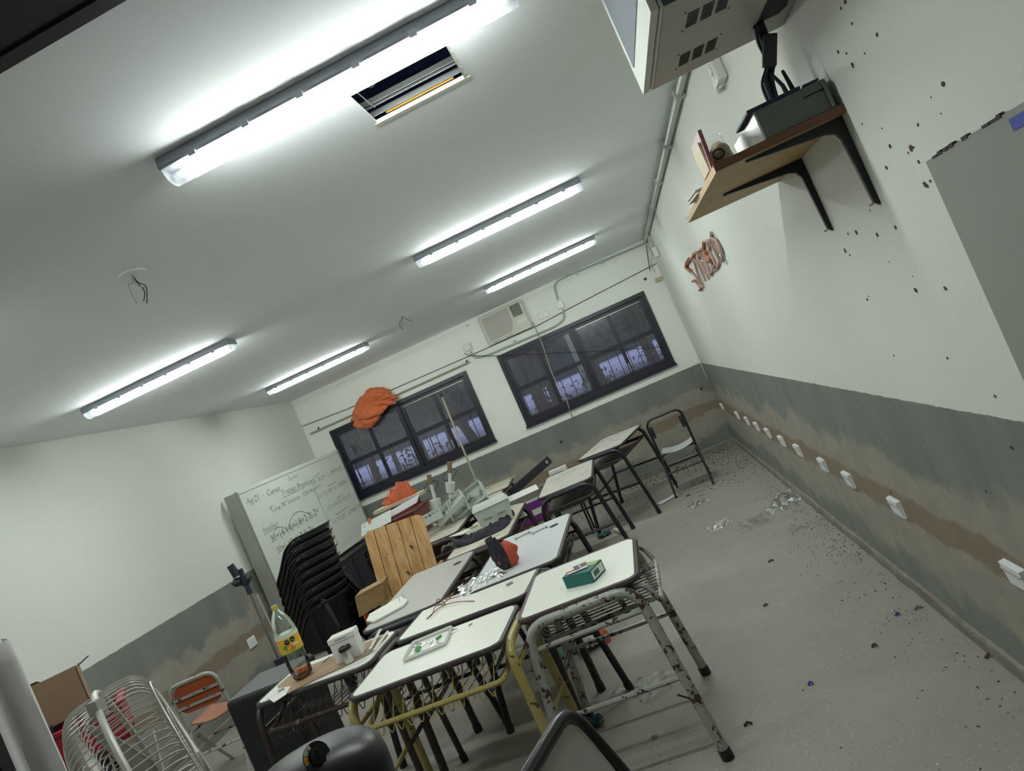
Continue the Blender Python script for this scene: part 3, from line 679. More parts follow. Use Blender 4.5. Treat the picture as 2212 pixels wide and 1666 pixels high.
TR = [(795, 1000, 24, 7, 2.6, .3, 'reddish forked tree seen through the lower left pane of the first window', .17), (905, 960, 30, 8, 3, .1, 'straight tree trunk outside the middle of the first window', .2),
      (1020, 900, 22, 7, 2.6, -.9, 'leaning reddish tree outside the last pane of the first window', .19), (960, 920, 40, 9, 3.4, .2, 'slim distant tree beyond the first window', .2),
      (1165, 870, 15, 7, 2.4, .1, 'thick dark tree close outside the second window', .17), (1195, 860, 19, 7.5, 2.4, .1, 'grey tree behind the thick dark one outside the second window', .12),
      (1408, 760, 20, 7, 2.4, -.1, 'dark tree outside the far end of the second window', .2), (850, 985, 44, 9, 3.6, .1, 'faint far tree between the trunks beyond the first window', .2),
      (1300, 830, 30, 8, 3.4, .1, 'bushy dark tree outside the centre of the second window', .22)]
for (x, y, d, h, r, ln, lab, tk) in TR:
    p = gp(x, y, d); tree(p.x, d, h, r, 900, lab, ln, tk)
# treeline far away: dark mass above the horizon, clumps countable as stuff
mb = MB(); random.seed(4)
for k in range(150):
    x = random.uniform(-75, 30); yy = random.uniform(52, 75); foliage(mb, Vector((x, yy, random.uniform(5.6, 15))), 3.6, 100, .8)
o = mb.build('treeline', 'leaves_dark'); tag(o, 'dark dusk treeline beyond both windows', 'trees', None, 'stuff')
mb = MB()
for k in range(46):
    x = random.uniform(-45, 20); yy = random.uniform(44, 57); foliage(mb, Vector((x, yy, random.uniform(-.2, .7))), 1.0, 14, .22)
o = mb.build('brushwood', 'leaves_brown'); tag(o, 'brown scrub at the edge of the pale field outside the windows', 'shrubs', None, 'stuff')
def wall_shape(k): pass
struct('hills_outside', MB().box2((-260, 262, -1), (200, 264, 30)), 'leaves_dark')
# shrub near window 2
c = hy(1345, 830, 12.2); t = thing('leafy_shrub', 'dark leafy shrub just outside the second window', 'shrub', (c.x, 12.2, -.3)); mb = MB(); random.seed(9)
for k in range(9):
    a = random.uniform(-1, 1); top = Vector((a*.75, random.uniform(-.3, .3), random.uniform(1.2, 1.95)))
    MB().tube([(a*.1, 0, 0), top*.6, top], .008, 5).build('stem', 'bark', t)
    foliage(mb, top*.93, .28, 70, .04)
mb.build('leaf_cluster', 'leaves_near', t)
# second building corner seen through window 2 (pale grey column)
for px_, y_ in ((1262, 12.6),):
    c = hy(px_, 800, y_); struct('veranda_column', MB().box2((c.x-.09, y_-.1, -.3), (c.x+.09, y_+.1, 3.1)), 'board_side')
# chain link fence panels far
t = thing('wire_fence', 'chain link fence with slim posts standing beyond the windows', 'fence', (0, 34, -.3))
for k in range(20): MB().tube([(-26+k*2, 0, 0), (-26+k*2, 0, 1.75)], .035, 6).build('post', 'leaves_dark', t)
mb = MB(); 
for k in range(0, 300):
    x = -26+k*.14; mb.tube([(x, 0, 0), (x+1.5, 0, 1.5)], .006, 3); mb.tube([(x+1.5, 0, 0), (x, 0, 1.5)], .006, 3)
tag(mb.build('wire_mesh', 'leaves_dark', t), kind='stuff')

# ================================================================== DESKS
def hoop(sx, L, W, h, mtl, r=.020, fx=.0, fy=.08, in_=.02, top_w=None, par=None, inx=.0):
    """inverted U at the end sx*(L/2) of the table; feet splayed"""
    x = sx*(L/2+in_); xf = x+sx*fx; tw = (W/2-.02) if top_w is None else top_w; f = W/2+fy
    pts = rnd([(xf, -f, .015), (x, -tw, h-r), (x, tw, h-r), (xf, f, .015)], .10, 8)
    o = MB().tube(pts, r, 10).build('leg_hoop', mtl, par, smooth=True)
    for s in (-1, 1):
        MB().tube([(xf, s*f, 0), (xf-(xf-x)*.05, s*(f-(f-tw)*.05), .045)], r*1.18, 10).build('foot_cap', 'cable_black', o, smooth=True)
    return o
def desk(label, x, y, rz, L, W, h=.80, mtl='black_metal', top='top_grey', rim='edge_dark', kind='double', fx=-.02, fy=.09, hole=None, group=None, rimr=.013, corner=.06, hoop_r=.020, bar=True, hoop_h=None, tilt=0.):
    t = thing('school_desk', label, 'desk', (x, y, 0), rz, group)
    if tilt: t.rotation_euler = (tilt, 0, rz)
    slab(L, W, corner, h-.016, h).build('tabletop', top, t, bevel=.003)
    rr = rrect(L+.012, W+.012, corner+.006, 6)
    MB().tube([p+Vector((0, 0, h-.013)) for p in rr], rimr, 8, closed=True).build('rim', rim, t, smooth=True)
    hh = hoop_h or h-.012
    for s in (-1, 1): 
        hp = hoop(s, L, W, hh, mtl, hoop_r, fx, fy, .026, None, t)
    for s in (-1, 1):                       # crossbars of each hoop
        k = .46; f = (W/2-.02)+(fy+.02)*(1-k)-.0; xx = s*(L/2+.026+fx*(1-k))
        if bar: MB().tube([(xx, -f, hh*k), (xx, f, hh*k)], .012, 8).build('crossbar', mtl, t, smooth=True)
        f2 = (W/2-.02)+fy*.15; xx = s*(L/2+.026); MB().tube([(xx, -f2, h-.14), (xx, f2, h-.14)], .012, 8).build('crossbar', mtl, t, smooth=True)
    for s in (-1, 1): MB().tube([(-L/2, s*(W/2-.05), h-.032), (L/2, s*(W/2-.05), h-.032)], .012, 8).build('rail', mtl, t, smooth=True)
    if kind == 'double':
        def sh(u, v):
            xx = -L/2+.03+u*(L-.06); yy = -W/2+.04+v*(W-.05); return Vector((xx, yy, h-.165+.03*max(0, 1-v*4)**2-.02*math.sin(PI*v)))
        MB().grid(sh, 8, 10).build('book_shelf', 'board_brown', t, smooth=True, solid=.008)
        rr = rnd([(-L/2+.02, W/2-.03, h-.15), (-L/2+.02, -W/2+.03, h-.15), (L/2-.02, -W/2+.03, h-.15), (L/2-.02, W/2-.03, h-.15)], .04, 4)
        MB().tube(rr, .009, 6).build('shelf_frame', rim if mtl != 'brown_metal' else mtl, t, smooth=True)
        yy = W/2+fy*.55; MB().tube(rnd([(-L/2, yy-.03, .36), (0, yy-.02, .35), (L/2, yy-.03, .36)], .1), .012, 8).build('foot_rail', mtl, t, smooth=True)
    if kind == 'basket':
        z0 = h-.145; bx = L/2-.02; by0, by1 = -W/2-.03, W/2-.08
        rr = rnd([(-bx, by1, h-.03), (-bx+.01, by0+.10, z0), (-bx+.01, by0, z0), (bx-.01, by0, z0), (bx-.01, by0+.10, z0), (bx, by1, h-.03)], .05, 5)
        MB().tube(rr, .0125, 8).build('basket_frame', mtl, t, smooth=True)
        n = 13
        for k in range(n):
            xa = -bx+.05+(2*bx-.1)*k/(n-1); xb = xa-.03
            pts = rnd([(xa+.022, by1, h-.04), (xa+.022, by1-.02, z0-.045), (xa, by0-.002, z0-.052), (xb, by0-.014, z0+.012)], .015, 3)
            pts = [(xa+.030, by0+.05, h-.03), (xa-.012, by0-.010, z0-.040), (xa-.022, by0-.012, z0-.042), (xa-.040, by0-.004, z0+.012)]
            MB().tube(rnd(pts, .008, 3), .0026, 5).build('basket_wire', mtl, t)
            MB().tube([(xa, by1, h-.04), (xa, by1-.02, z0-.03), (xa-.005, by0+.01, z0-.012)], .0026, 5).build('basket_wire', mtl, t)
    if kind == 'slats':
        z0 = h-.15; n = 13
        for k in range(n):
            xx = -L/2+.05+(L-.10)*k/(n-1)
            pts = rnd([(xx, -W/2-.055, z0+.01), (xx, W/2-.04, z0-.005), (xx, W/2-.03, h-.03)], .03, 4)
            MB().tube(pts, .0055, 6, flat=.7).build('basket_bar', mtl, t)
        rr = rnd([(-L/2+.02, W/2-.06, h-.03), (-L/2+.02, -W/2-.02, h-.05), (-L/2+.02, -W/2-.06, z0), (L/2-.02, -W/2-.06, z0), (L/2-.02, -W/2-.02, h-.05), (L/2-.02, W/2-.06, h-.03)], .035, 4)
        MB().tube(rr, .012, 8).build('basket_frame', mtl, t, smooth=True)
        for a in (-.33, .33): MB().tube([(a*L, -W/2-.03, z0-.008), (a*L, W/2-.05, z0-.01)], .008, 6).build('basket_frame', mtl, t)
    if hole:
        for (a, b) in hole:
            MB().lathe([(.030, -.002), (.030, .0012)], (a, b, h), 20).build('inkwell_hole', 'slot', t)
            MB().tube([(a+.031*math.cos(2*PI*k/20), b+.031*math.sin(2*PI*k/20), h+.001) for k in range(20)], .002, 5, closed=True).build('grommet', 'cable_black', t)
    return t
DG = 'school desks'
A90 = PI/2
desk('small desk with chipped yellow legs holding the white tray of screws', -1.31, 3.20, -.03, .72, .47, .80, 'yellow_chip', 'top_white', 'edge_dark', 'basket', .03, .02, None, DG, .014, .05, .022)
desk('chipped white metal desk holding the green box, with a bar basket', -.60, 3.42, A90, .64, .54, .815, 'white_chip', 'top_white', 'brown_metal', 'slats', .05, .06, None, DG, .016, .05, .023)
desk('small desk with the tangled copper wire and clear plastic film', -1.27, 3.80, -.06, .73, .50, .80, 'brown_metal', 'top_white', 'edge_dark', 'plain', .0, .03, None, DG, .016, .05, .022)
desk('long grey desk with one round hole, white offcut on its near end', -1.78, 4.57, A90+.02, 1.12, .50, .81, 'black_metal', 'top_grey', 'edge_dark', 'double', -.02, .09, [(.32, -.17)], DG)
desk('long light grey desk under the red and black rag, round hole near one edge', -1.05, 4.52, A90, 1.14, .54, .81, 'black_metal', 'top_bright', 'edge_dark', 'double', -.02, .09, [(.33, -.17)], DG)
desk('long desk carrying the white lidded crate and the dark jacket', -1.57, 5.86, A90+.03, 1.25, .50, .80, 'brown_metal', 'top_cream', 'edge_dark', 'double', -.02, .09, None, DG)
desk('stained long desk with a tall black hoop, purple box behind it', -.94, 6.84, A90+.03, 1.10, .50, .81, 'black_metal', 'top_dusty', 'edge_dark', 'double', -.02, .10, None, DG)
desk('farthest long desk by the lone black chair, its dusty top full of dark marks', -.52, 8.24, A90-.24, 1.10, .50, .81, 'black_metal', 'top_dusty', 'edge_dark', 'double', -.02, .10, None, DG)
desk('desk carrying the soda bottle and a brown cardboard sheet', -2.05, 3.58, -.05, .66, .42, .81, 'brown_metal', 'top_white', 'edge_dark', 'basket', .02, .03, None, DG, .015, .05, .018)
desk('desk covered with plaster trays and plastic pipe fittings', -2.25, 6.75, A90+.05, 1.15, .56, .83, 'brown_metal', 'top_cream', 'edge_dark', 'double', -.02, .06, None, DG)
desk('cream desk standing between the wire tray and the black bar', -1.93, 7.42, A90+.12, .66, .40, .83, 'brown_metal', 'top_cream', 'edge_dark', 'plain', -.02, .06, None, DG)
desk('cream desk nearest the window wall, beside the pale wooden stick', -1.95, 8.16, A90+.08, .66, .40, .83, 'brown_metal', 'top_cream', 'edge_dark', 'plain', -.02, .06, None, DG)

# ================================================================== CHAIRS
def tube_chair(label, x, y, rz, mtl, seat_m, w=.40, d=.42, sh=.45, bh=.88, panel=None, brackets=False, slats=False):
    """chair facing +Y; backrest on the -Y side"""
    t = thing('tube_chair', label, 'chair', (x, y, 0), rz)
    hp = rnd([(-w/2, -d/2+.05, sh-.01), (-w/2, -d/2, bh-.0), (w/2, -d/2, bh), (w/2, -d/2+.05, sh-.01)], .09, 7)
    MB().tube(hp, .0135, 9).build('back_frame', mtl, t, smooth=True)
    for s in (-1, 1):
        MB().tube([(s*w/2, -d/2+.06, sh-.02), (s*(w/2+.01), -d/2-.10, 0)], .0125, 9).build('leg', mtl, t, smooth=True)
        MB().tube([(s*(w/2-.015), -d/2+.08, sh-.05), (s*(w/2+.0), d/2+.02, 0)], .0125, 9).build('leg', mtl, t, smooth=True)
    rr = rnd([(-w/2, -d/2+.05, sh-.03), (-w/2+.01, d/2-.03, sh-.04), (w/2-.01, d/2-.03, sh-.04), (w/2, -d/2+.05, sh-.03)], .05, 5)
    MB().tube(rr, .011, 8).build('seat_frame', mtl, t, smooth=True)
    MB().tube([(-w/2, -d/2-.02, sh*.58), (w/2, -d/2-.02, sh*.58)], .010, 8).build('stretcher', mtl, t, smooth=True)
    MB().tube([(-w/2, d/2-.10, sh*.62), (w/2, d/2-.10, sh*.62)], .010, 8).build('stretcher', mtl, t, smooth=True)
    def st(u, v):
        xx = -w/2+.02+u*(w-.04); yy = -d/2+.06+v*(d-.07); return Vector((xx, yy, sh-.03*math.sin(PI*u)+.03))
    MB().grid(st, 10, 8).build('seat', seat_m, t, smooth=True, solid=.012)
    if brackets:
        for s in (-1, 1):
            z0 = sh+.22; b = MB().box2((s*(w/2-.005)-.025-s*.02, -d/2-.004, z0), (s*(w/2-.005)+.025-s*.02, -d/2+.006, z0+.13)).build('bracket', mtl, t)
            for z in (z0+.02, z0+.11): MB().lathe([(.005, 0), (.005, .003)], (s*(w/2-.03), -d/2-.004, z), 8, Vector((0, -1, 0))).build('bolt', 'steel', b)
    if panel:
        z0, z1 = sh+.12, bh-.02; MB().prism([(p.x, -d/2+.015, p.y) for p in rrect(w-.03, z1-z0, .07, 5, 0, (z0+z1)/2)], 0, (0, .01, 0)).build('backrest', panel, t)
    if slats:
        for z in (bh-.105, bh-.175): MB().box2((-w/2+.01, -d/2-.006, z-.009), (w/2-.01, -d/2+.016, z+.009)).build('back_slat', mtl, t)
    return t
tube_chair('black tube chair with its back panel missing, alone by the far corner', .135, 8.27, -.08, 'black_metal', 'top_bright', .40, .42, .45, .88, None, True)
tube_chair('chipped cream chair with an orange striped back and pink seat', -3.80, 4.98, .12, 'orange_chip', 'pink_seat', .37, .40, .43, .775, 'orange_panel', False, True)
# near chair at the bottom edge: black rimmed grey backrest seen edge on
A_ = Vector((-.484, 1.80, .945)); u_ = Vector((-.29, -.957, 0)).normalized(); dn = Vector((.25, .07, -.97)).normalized()
t = thing('classroom_chair', 'close grey backrest with a thick black rim at the bottom edge', 'chair', (0, 0, 0))
wB, hB = .38, .30
def bp(a, b, o=0.): return A_+u_*a+dn*b+u_.cross(dn)*o
ol = rnd([bp(0, .55), bp(-.02, .25), bp(0, 0), bp(wB, 0), bp(wB+.02, .25), bp(wB, .55)], [0, .2, .07, .07, .2, 0], 8)
MB().tube(ol, .019, 12).build('back_frame', 'black', t, smooth=True)
pp_ = [bp(p.x, p.y, -.004) for p in rrect(wB-.02, hB, .06, 6, wB/2, hB/2+.008)]
MB().prism(pp_, 0, u_.cross(dn)*.010).build('backrest', 'top_grey', t)
for a, b in ((.03, .10), (.03, .20), (wB-.03, .10)): MB().lathe([(.006, 0), (.005, .003)], bp(a, b, -.005), 8, -u_.cross(dn)).build('bolt', 'steel', t)
sd = Vector((u_.y, -u_.x, 0))*-1
if sd.x < 0: sd = -sd
s0_ = bp(.0, .55); 
MB().hexa([bp(.02, .50)+sd*.02, bp(wB-.02, .50)+sd*.02, bp(wB-.02, .50)+sd*.40, bp(.02, .50)+sd*.40], [v+Vector((0, 0, .015)) for v in (bp(.02, .50)+sd*.02, bp(wB-.02, .50)+sd*.02, bp(wB-.02, .50)+sd*.40, bp(.02, .50)+sd*.40)]).build('seat', 'top_grey', t)
for a in (0, wB):
    q = bp(a, .50); MB().tube([q, Vector((q.x-.04, q.y, 0))], .0125, 9).build('leg', 'black', t); q = q+sd*.38; MB().tube([q, Vector((q.x+.03, q.y, 0))], .0125, 9).build('leg', 'black', t)

# ---- stacked plastic armchairs
def plastic_chair(label, loc, rz, group):
    """faces +Y locally; back at -Y"""
    t = thing('plastic_armchair', label, 'chair', loc, rz, group)
    w, d, hb, ha, hs = .54, .46, .80, .64, .43
    def plan(s):       # s in [-1,1] from right front round the back to left front
        a = s*PI*.62; return math.sin(a)*(w/2)*1.0/ max(.93, math.sin(PI*.62)) if abs(s) < .8 else math.copysign(w/2, s)*1.0, 0
    def P_(s, k):      # k 0 bottom .. 1 top rim
        a = abs(s); sg = 1 if s > 0 else -1
        if a < .5: ang = a/.5*PI/2; x = math.sin(ang)*w/2; y = -d/2+(1-math.cos(ang))*.16
        else: x = w/2; y = -d/2+.16+(a-.5)/.5*(d-.20)
        q_ = max(0, min(1, (a-.28)/.72)); q_ = q_*q_*(3-2*q_); top = hb-(hb-.50)*q_
        e_ = max(0, (a-.80)/.20); bot = hs+.005-.05*e_*e_; top -= .05*e_**3
        z = bot+(top-bot)*k; fl = .87+.13*k**1.5; fly = .80+.20*k if a < .5 else .9+.1*k
        x *= 1-.22*e_*e_; return Vector((x*sg*fl, y*fly-(.05*k**3 if a < .5 else 0)*(1-(a/.5)**2 if a < .5 else 0), z))
    sh = MB().grid(lambda u, v: P_(u*2-1, v), 48, 8).build('shell', 'blackshell', t, smooth=True, solid=.006)
    rim = [P_(i/30-1, 1)+Vector((0, 0, 0)) for i in range(61)]
    rim = [Vector((p.x*1.03, p.y*1.03, p.z)) for p in rim]
    MB().tube(rim, .0075, 6, flat=.7).build('rolled_edge', 'shell_edge', t, smooth=True)
    def seat(u, v):
        x = (u-.5)*w*.86*(.86+.14*v); y = -d*.40+v*d*.86; return Vector((x, y, hs-.02*math.sin(PI*u)*math.sin(PI*v)-.03*max(0, v-.85)/.15))
    MB().grid(seat, 10, 10).build('seat', 'blackshell', t, smooth=True, solid=.006)
    for sx in (-1, 1):
        for (ya, yb) in ((-d/2+.10, -d/2-.03), (d/2-.08, d/2+.01)):
            x0, x1 = sx*(w/2-.07), sx*(w/2+.0); o = Vector((x0, ya, hs+.01)); e = Vector((x1, yb, 0)); ww, dd = .052, .035
            sg = 1 if yb > 0 else -1
            q = MB(); rings = []
            for k in range(4):
                c = o.lerp(e, k/3); sc_ = 1-.25*k/3
                rings.append(q.verts([c+Vector((-sx*ww*sc_, 0, 0)), c, c+Vector((0, -sg*dd*1.6*sc_, 0)), c+Vector((-sx*.006, -sg*dd*1.6*sc_, 0)), c+Vector((-sx*.006, -sg*.006, 0)), c+Vector((-sx*ww*sc_, -sg*.006, 0))]))
            for a_, b_ in zip(rings, rings[1:]):
                for k in range(6): q.face([a_[k], a_[(k+1) % 6], b_[(k+1) % 6], b_[k]])
            q.face(rings[0][::-1]); q.face(rings[-1]); q.build('leg', 'blackshell', t)
    return t
random.seed(3)
ordw = ['lowest', 'second', 'third', 'fourth', 'fifth', 'sixth', 'seventh', 'eighth', 'topmost']
ST = (-3.18, 5.78)
c0_ = plastic_chair('dusty black plastic armchair, lowest of the tall stack', (ST[0], ST[1], 0), PI/2-.25, 'tall stack of black plastic armchairs')
for k in range(1, 9):
    copy_tree(c0_, (ST[0]+.006*k, ST[1]+.004*k, .0712*k), PI/2-.25+random.uniform(-.02, .02), f'dusty black plastic armchair, {ordw[k]} one counted up from the floor in the tall stack' if k < 8 else 'dusty black plastic armchair on top of the tall stack')
c1_ = copy_tree(c0_, (-2.98, 7.25, 0), .3, 'black plastic armchair half hidden under the whiteboard, lower one of two'); c1_['group'] = 'chairs under the whiteboard'
c2_ = copy_tree(c0_, (-2.975, 7.255, .08), .32, 'black plastic armchair half hidden under the whiteboard, upper one of two'); c2_['group'] = 'chairs under the whiteboard'

# ---- whiteboard leaning along the left wall
t = thing('whiteboard', 'large whiteboard covered in handwritten maths exercises, standing before the first window', 'whiteboard', (0, 0, 0))
n0 = Vector((-4.33, 7.22, .755)); f0 = Vector((-4.07, 9.50, .80)); hv = 1.20
ux = (f0-n0).normalized(); uz = Vector((0, 0, 1)); un = ux.cross(uz)           # un points into the room
LB = (f0-n0).length
def wb(a, b, o=.0): return n0+ux*a+uz*b+un*o
def wbox(a0, a1, b0, b1, o0, o1): return MB().hexa([wb(a0, b0, o0), wb(a1, b0, o0), wb(a1, b0, o1), wb(a0, b0, o1)], [wb(a0, b1, o0), wb(a1, b1, o0), wb(a1, b1, o1), wb(a0, b1, o1)])
wbox(0, LB, 0, hv, -.012, 0).build('panel', 'board', t)
for (a0, a1, b0, b1) in ((-.01, LB+.01, hv-.03, hv+.012), (-.01, LB+.01, -.012, .02), (LB-.02, LB+.012, 0, hv), (-.012, .02, 0, hv)): wbox(a0, a1, b0, b1, -.016, .008).build('frame', 'silver' if b1-b0 > .5 else 'board', t)
o = wbox(-.02, .0, -.755, hv, -.15, -.0).build('side_board', 'board_side'); tag(o, 'tall grey board end standing at the near edge of the whiteboard', 'board')
def wtx(s, a, b, size, sh=.2, rot=.0):
    c = wb(a, hv-b, .0015); x = (ux*math.cos(rot)+uz*math.sin(rot)); z = (uz*math.cos(rot)-ux*math.sin(rot)); text('handwriting', s, size, 'ink', t, c, x, z, sh, .0003, off=-.0022)
wtx('Ag/21  -  Curso:', .10, .17, .10); wtx('Fecha:', .98, .12, .085); wtx('Trabajo Práctico', .74, .25, .10); wtx('Tema: Nº Enteros - Operaciones', .42, .37, .085, .2, .03)
wtx('Resolver', .16, .52, .085)
wtx('30+(4-14)+(-8+2-3).2=', .22, .66, .115, .1, .04); wtx('30+(-10)+(-7-3).2=', .24, .80, .105, .1, .04); wtx('-3+(-7).2=', .28, .94, .105, .1, .04); wtx('-3-14 = -17', .28, 1.07, .105, .1, .04)
wtx('③', 1.40, .27, .10); wtx('(3)  -8-24 + |-13+7+12| - (24)=', 1.40, .28, .085, .1, .03)
wtx('(2(-7)) (-8)+16 - (-20/4)(-1)=', 1.42, .47, .078, .1, .03); wtx('-|-3|+(-4)(-2)-12+(-3)²', 1.46, .66, .078, .1, .03); wtx('= |(-7+2-3)| - (-2+8)(3-2)=', 1.46, .85, .078, .1, .03)
for (a, b, c_, d) in ((.74, .27, 1.22, .265), (.42, .31, .50, .29), (.16, .54, .42, .53), (1.40, .34, 1.40, 1.10), (1.50, .20, 1.66, .185), (1.72, .385, 1.95, .375), (1.80, .58, 1.95, .57), (1.62, .755, 1.98, .745)):
    MB().tube([wb(a, hv-b, .001), wb(c_, hv-d, .001)], .0025, 4).build('pen_line', 'ink', t)
for (a, b, w_, h_) in ((.42, .60, .16, .09), (.86, .56, .24, .10)):
    MB().tube([wb(a+w_*(k/10*2-1), hv-b+h_*(1-(k/10*2-1)**2)-.03, .001) for k in range(11)], .003, 4).build('pen_arc', 'ink', t)
# low cabinet carrying the far end of the board
t2 = thing('low_cabinet', 'black low cabinet hidden beneath the whiteboard', 'cabinet', (-4.10, 8.35, 0)); MB().box2((-.2, -.95, 0), (.14, .95, .74)).build('body', 'dark', t2)
for k in range(4): MB().box2((.14, -.93+k*.475, .05), (.15, -.49+k*.475, .70)).build('door', 'black_mat', t2)

# ---- pine panel
TLp, TRp, BLp, BRp = hy(784, 1152, 5.55), hy(912, 1108, 5.70), hy(836, 1335, 5.45), hy(958, 1262, 5.55)
t = thing('pine_tabletop', 'upright pine plank panel with rounded upper corners beside the black chair stack', 'panel', (0, 0, 0))
def pq(u, v): return TLp.lerp(TRp, u).lerp(BLp.lerp(BRp, u), v)
nrm = (TRp-TLp).cross(BLp-TLp).normalized()*.020
cuts = [0, .17, .375, .575, .785, 1.0]
for i in range(5):
    a, b = cuts[i]+.006, cuts[i+1]-.006
    def tp(u): 
        e = min(u, 1-u); return .0 if e > .12 else (.12-math.sqrt(max(0, .12**2-(.12-e)**2)))*.75
    us = [a+(b-a)*k/6 for k in range(7)]
    pts = [pq(u, tp(u)) for u in us]+[pq(b, 1), pq(a, 1)]
    pl = MB().prism(pts, 0, nrm).build('plank', 'pine', t)
MB().hexa([pq(.06, .06)+nrm*1.1, pq(.94, .06)+nrm*1.1, pq(.96, .97)+nrm*1.1, pq(.04, .97)+nrm*1.1], [v_+nrm*.25 for v_ in (pq(.06, .06)+nrm*1.1, pq(.94, .06)+nrm*1.1, pq(.96, .97)+nrm*1.1, pq(.04, .97)+nrm*1.1)]).build('gap_blocker', 'pine_dark', t)  # added sheet behind the planks, keeps light from showing through the gaps
for (u, v, r) in ((.66, .38, .018), (.50, .66, .017), (.28, .34, .005), (.23, .37, .005), (.54, .22, .004)):
    s_ = -1 if nrm.y > 0 else 0
    c = pq(u, v)+(Vector((0, -.0008, 0)) if nrm.y > 0 else nrm+Vector((0, -.0008, 0)))
    MB().lathe([(r*1.3, 0), (r, .0012)], c, 12, Vector((0, -1, .05))).build('knot', 'knot', t)
a, b, c, d = hy(766, 1290, 5.3), hy(826, 1258, 5.35), hy(832, 1300, 5.35), hy(776, 1334, 5.3); off = Vector((.02, .10, .015))
t = thing('pine_bench', 'rough pine bench frame with an orange leg showing beside the pine panel', 'bench', (0, 0, 0))
MB().hexa([a, b, c, d], [v+off for v in (a, b, c, d)]).build('plank', 'pine_dark', t)
MB().tube([hy(808, 1290, 5.42), Vector((hy(812, 1345, 5.42).x, 5.42, 0))], .03, 4).build('leg', 'pine_dark', t)
MB().tube([hy(775, 1290, 5.42), Vector((hy(795, 1345, 5.42).x, 5.42, 0))], .026, 4).build('leg', 'orange', t)
a, b = hy(880, 1290, 5.30), hy(952, 1208, 5.80)
o = MB().tube([a+Vector((0, 0, -.02)), b+Vector((0, 0, -.02))], .028, 4, flat=.5).build('pine_batten', 'pine'); tag(o, 'pale pine batten lying along the grey desk behind the plank panel', 'batten')

# ---- tub with papers and orange cloth
M['card_grey'] = mat('printed_paper', (.45, .44, .45), .8); M['tub_red'] = mat('tub_red_brown', (.19, .045, .03), .6)
t = thing('plastic_tub', 'red brown plastic tub heaped with papers behind the pine panel', 'tub', (0, 0, 0))
l, r_ = hy(818, 1150, 6.9), hy(912, 1106, 6.9); zt = 1.12
MB().hexa([(l.x+.05, 6.75, .80), (r_.x-.04, 6.75, .80), (r_.x-.04, 7.15, .80), (l.x+.05, 7.15, .80)] and [Vector(v) for v in ((l.x+.05, 6.75, .80), (r_.x-.04, 6.75, .80), (r_.x-.04, 7.15, .80), (l.x+.05, 7.15, .80))], [Vector(v) for v in ((l.x, 6.70, zt-.05), (r_.x, 6.70, zt-.03), (r_.x, 7.2, zt-.03), (l.x, 7.2, zt-.05))]).build('body', 'tub_red', t)
MB().hexa([Vector(v) for v in ((l.x-.02, 6.68, zt-.05), (r_.x+.02, 6.68, zt-.03), (r_.x+.02, 7.22, zt-.03), (l.x-.02, 7.22, zt-.05))], [Vector(v) for v in ((l.x-.02, 6.68, zt-.035), (r_.x+.02, 6.68, zt-.015), (r_.x+.02, 7.22, zt-.015), (l.x-.02, 7.22, zt-.035))]).build('rim', 'maroon', t)
t = thing('crate', 'dark crate under the red brown tub', 'crate', ((l.x+r_.x)/2, 6.95, 0)); MB().box2((-.30, -.22, 0), (.28, .24, .795)).build('body', 'maroon', t); MB().box2((-.31, -.23, .70), (.29, .25, .79)).build('rim', 'maroon', t)
cx_ = (l.x+r_.x)/2
def sheet(name, label, cat, c, sx, sy, rot, m, th=.012, tx=0., ty=0.):
    R_ = Matrix.Rotation(rot, 3, 'Z') @ Matrix.Rotation(tx, 3, 'X') @ Matrix.Rotation(ty, 3, 'Y')
    o = MB().box(c, (sx, sy, th), R_).build(name, m); tag(o, label, cat); return o
sheet('paper_sheet', 'printed grey paper strip lying tilted on the tub', 'paper', Vector((cx_+.08, 6.86, zt+.03)), .40, .20, .05, 'card_grey', .004, .25, -.12)
sheet('card_sheet', 'grey card flap sloping over the near side of the tub', 'card', Vector((cx_-.16, 6.72, zt+.0)), .34, .16, .05, 'crate_w', .004, .65, -.1)
o = MB().prism([p+Vector((cx_+.0, 7.12, zt+.055)) for p in rrect(.56, .22, .03)], 0, (0, 0, .03)).build('plastic_tray', 'beige'); tag(o, 'long cream plastic tray lying behind the papers on the tub', 'tray')
def cl(c, a, b, h, seed, m, name, label, cat='cloth', n=28):
    c = Vector(c)
    def fn(u, v):
        an = 2*PI*u; rr = math.sin(PI*v*.5); p = Vector((a*rr*math.cos(an), b*rr*math.sin(an), h*math.cos(PI*v*.5)))
        k = noise.noise(p*9+Vector((seed, 0, 0))); k2 = abs(noise.noise(p*19+Vector((0, seed, 0)))); s_ = 1+.35*k+.3*k2
        return c+Vector((p.x*s_, p.y*s_, max(.002, p.z*(1+.6*k2+.3*k))))
    o = MB().grid(fn, n, n//2, True).build(name, m, smooth=True); return tag(o, label, cat) if label else o
cl((cx_-.02, 7.17, zt-.03), .20, .10, .23, 3, 'orange', 'orange_bag', 'orange plastic bag bulging behind the tub of papers', 'bag')
cl((l.x-.01, 6.78, zt-.16), .09, .08, .16, 8, 'orange_cloth', 'orange_rag', 'orange rag hanging at the whiteboard side of the tub', 'cloth')

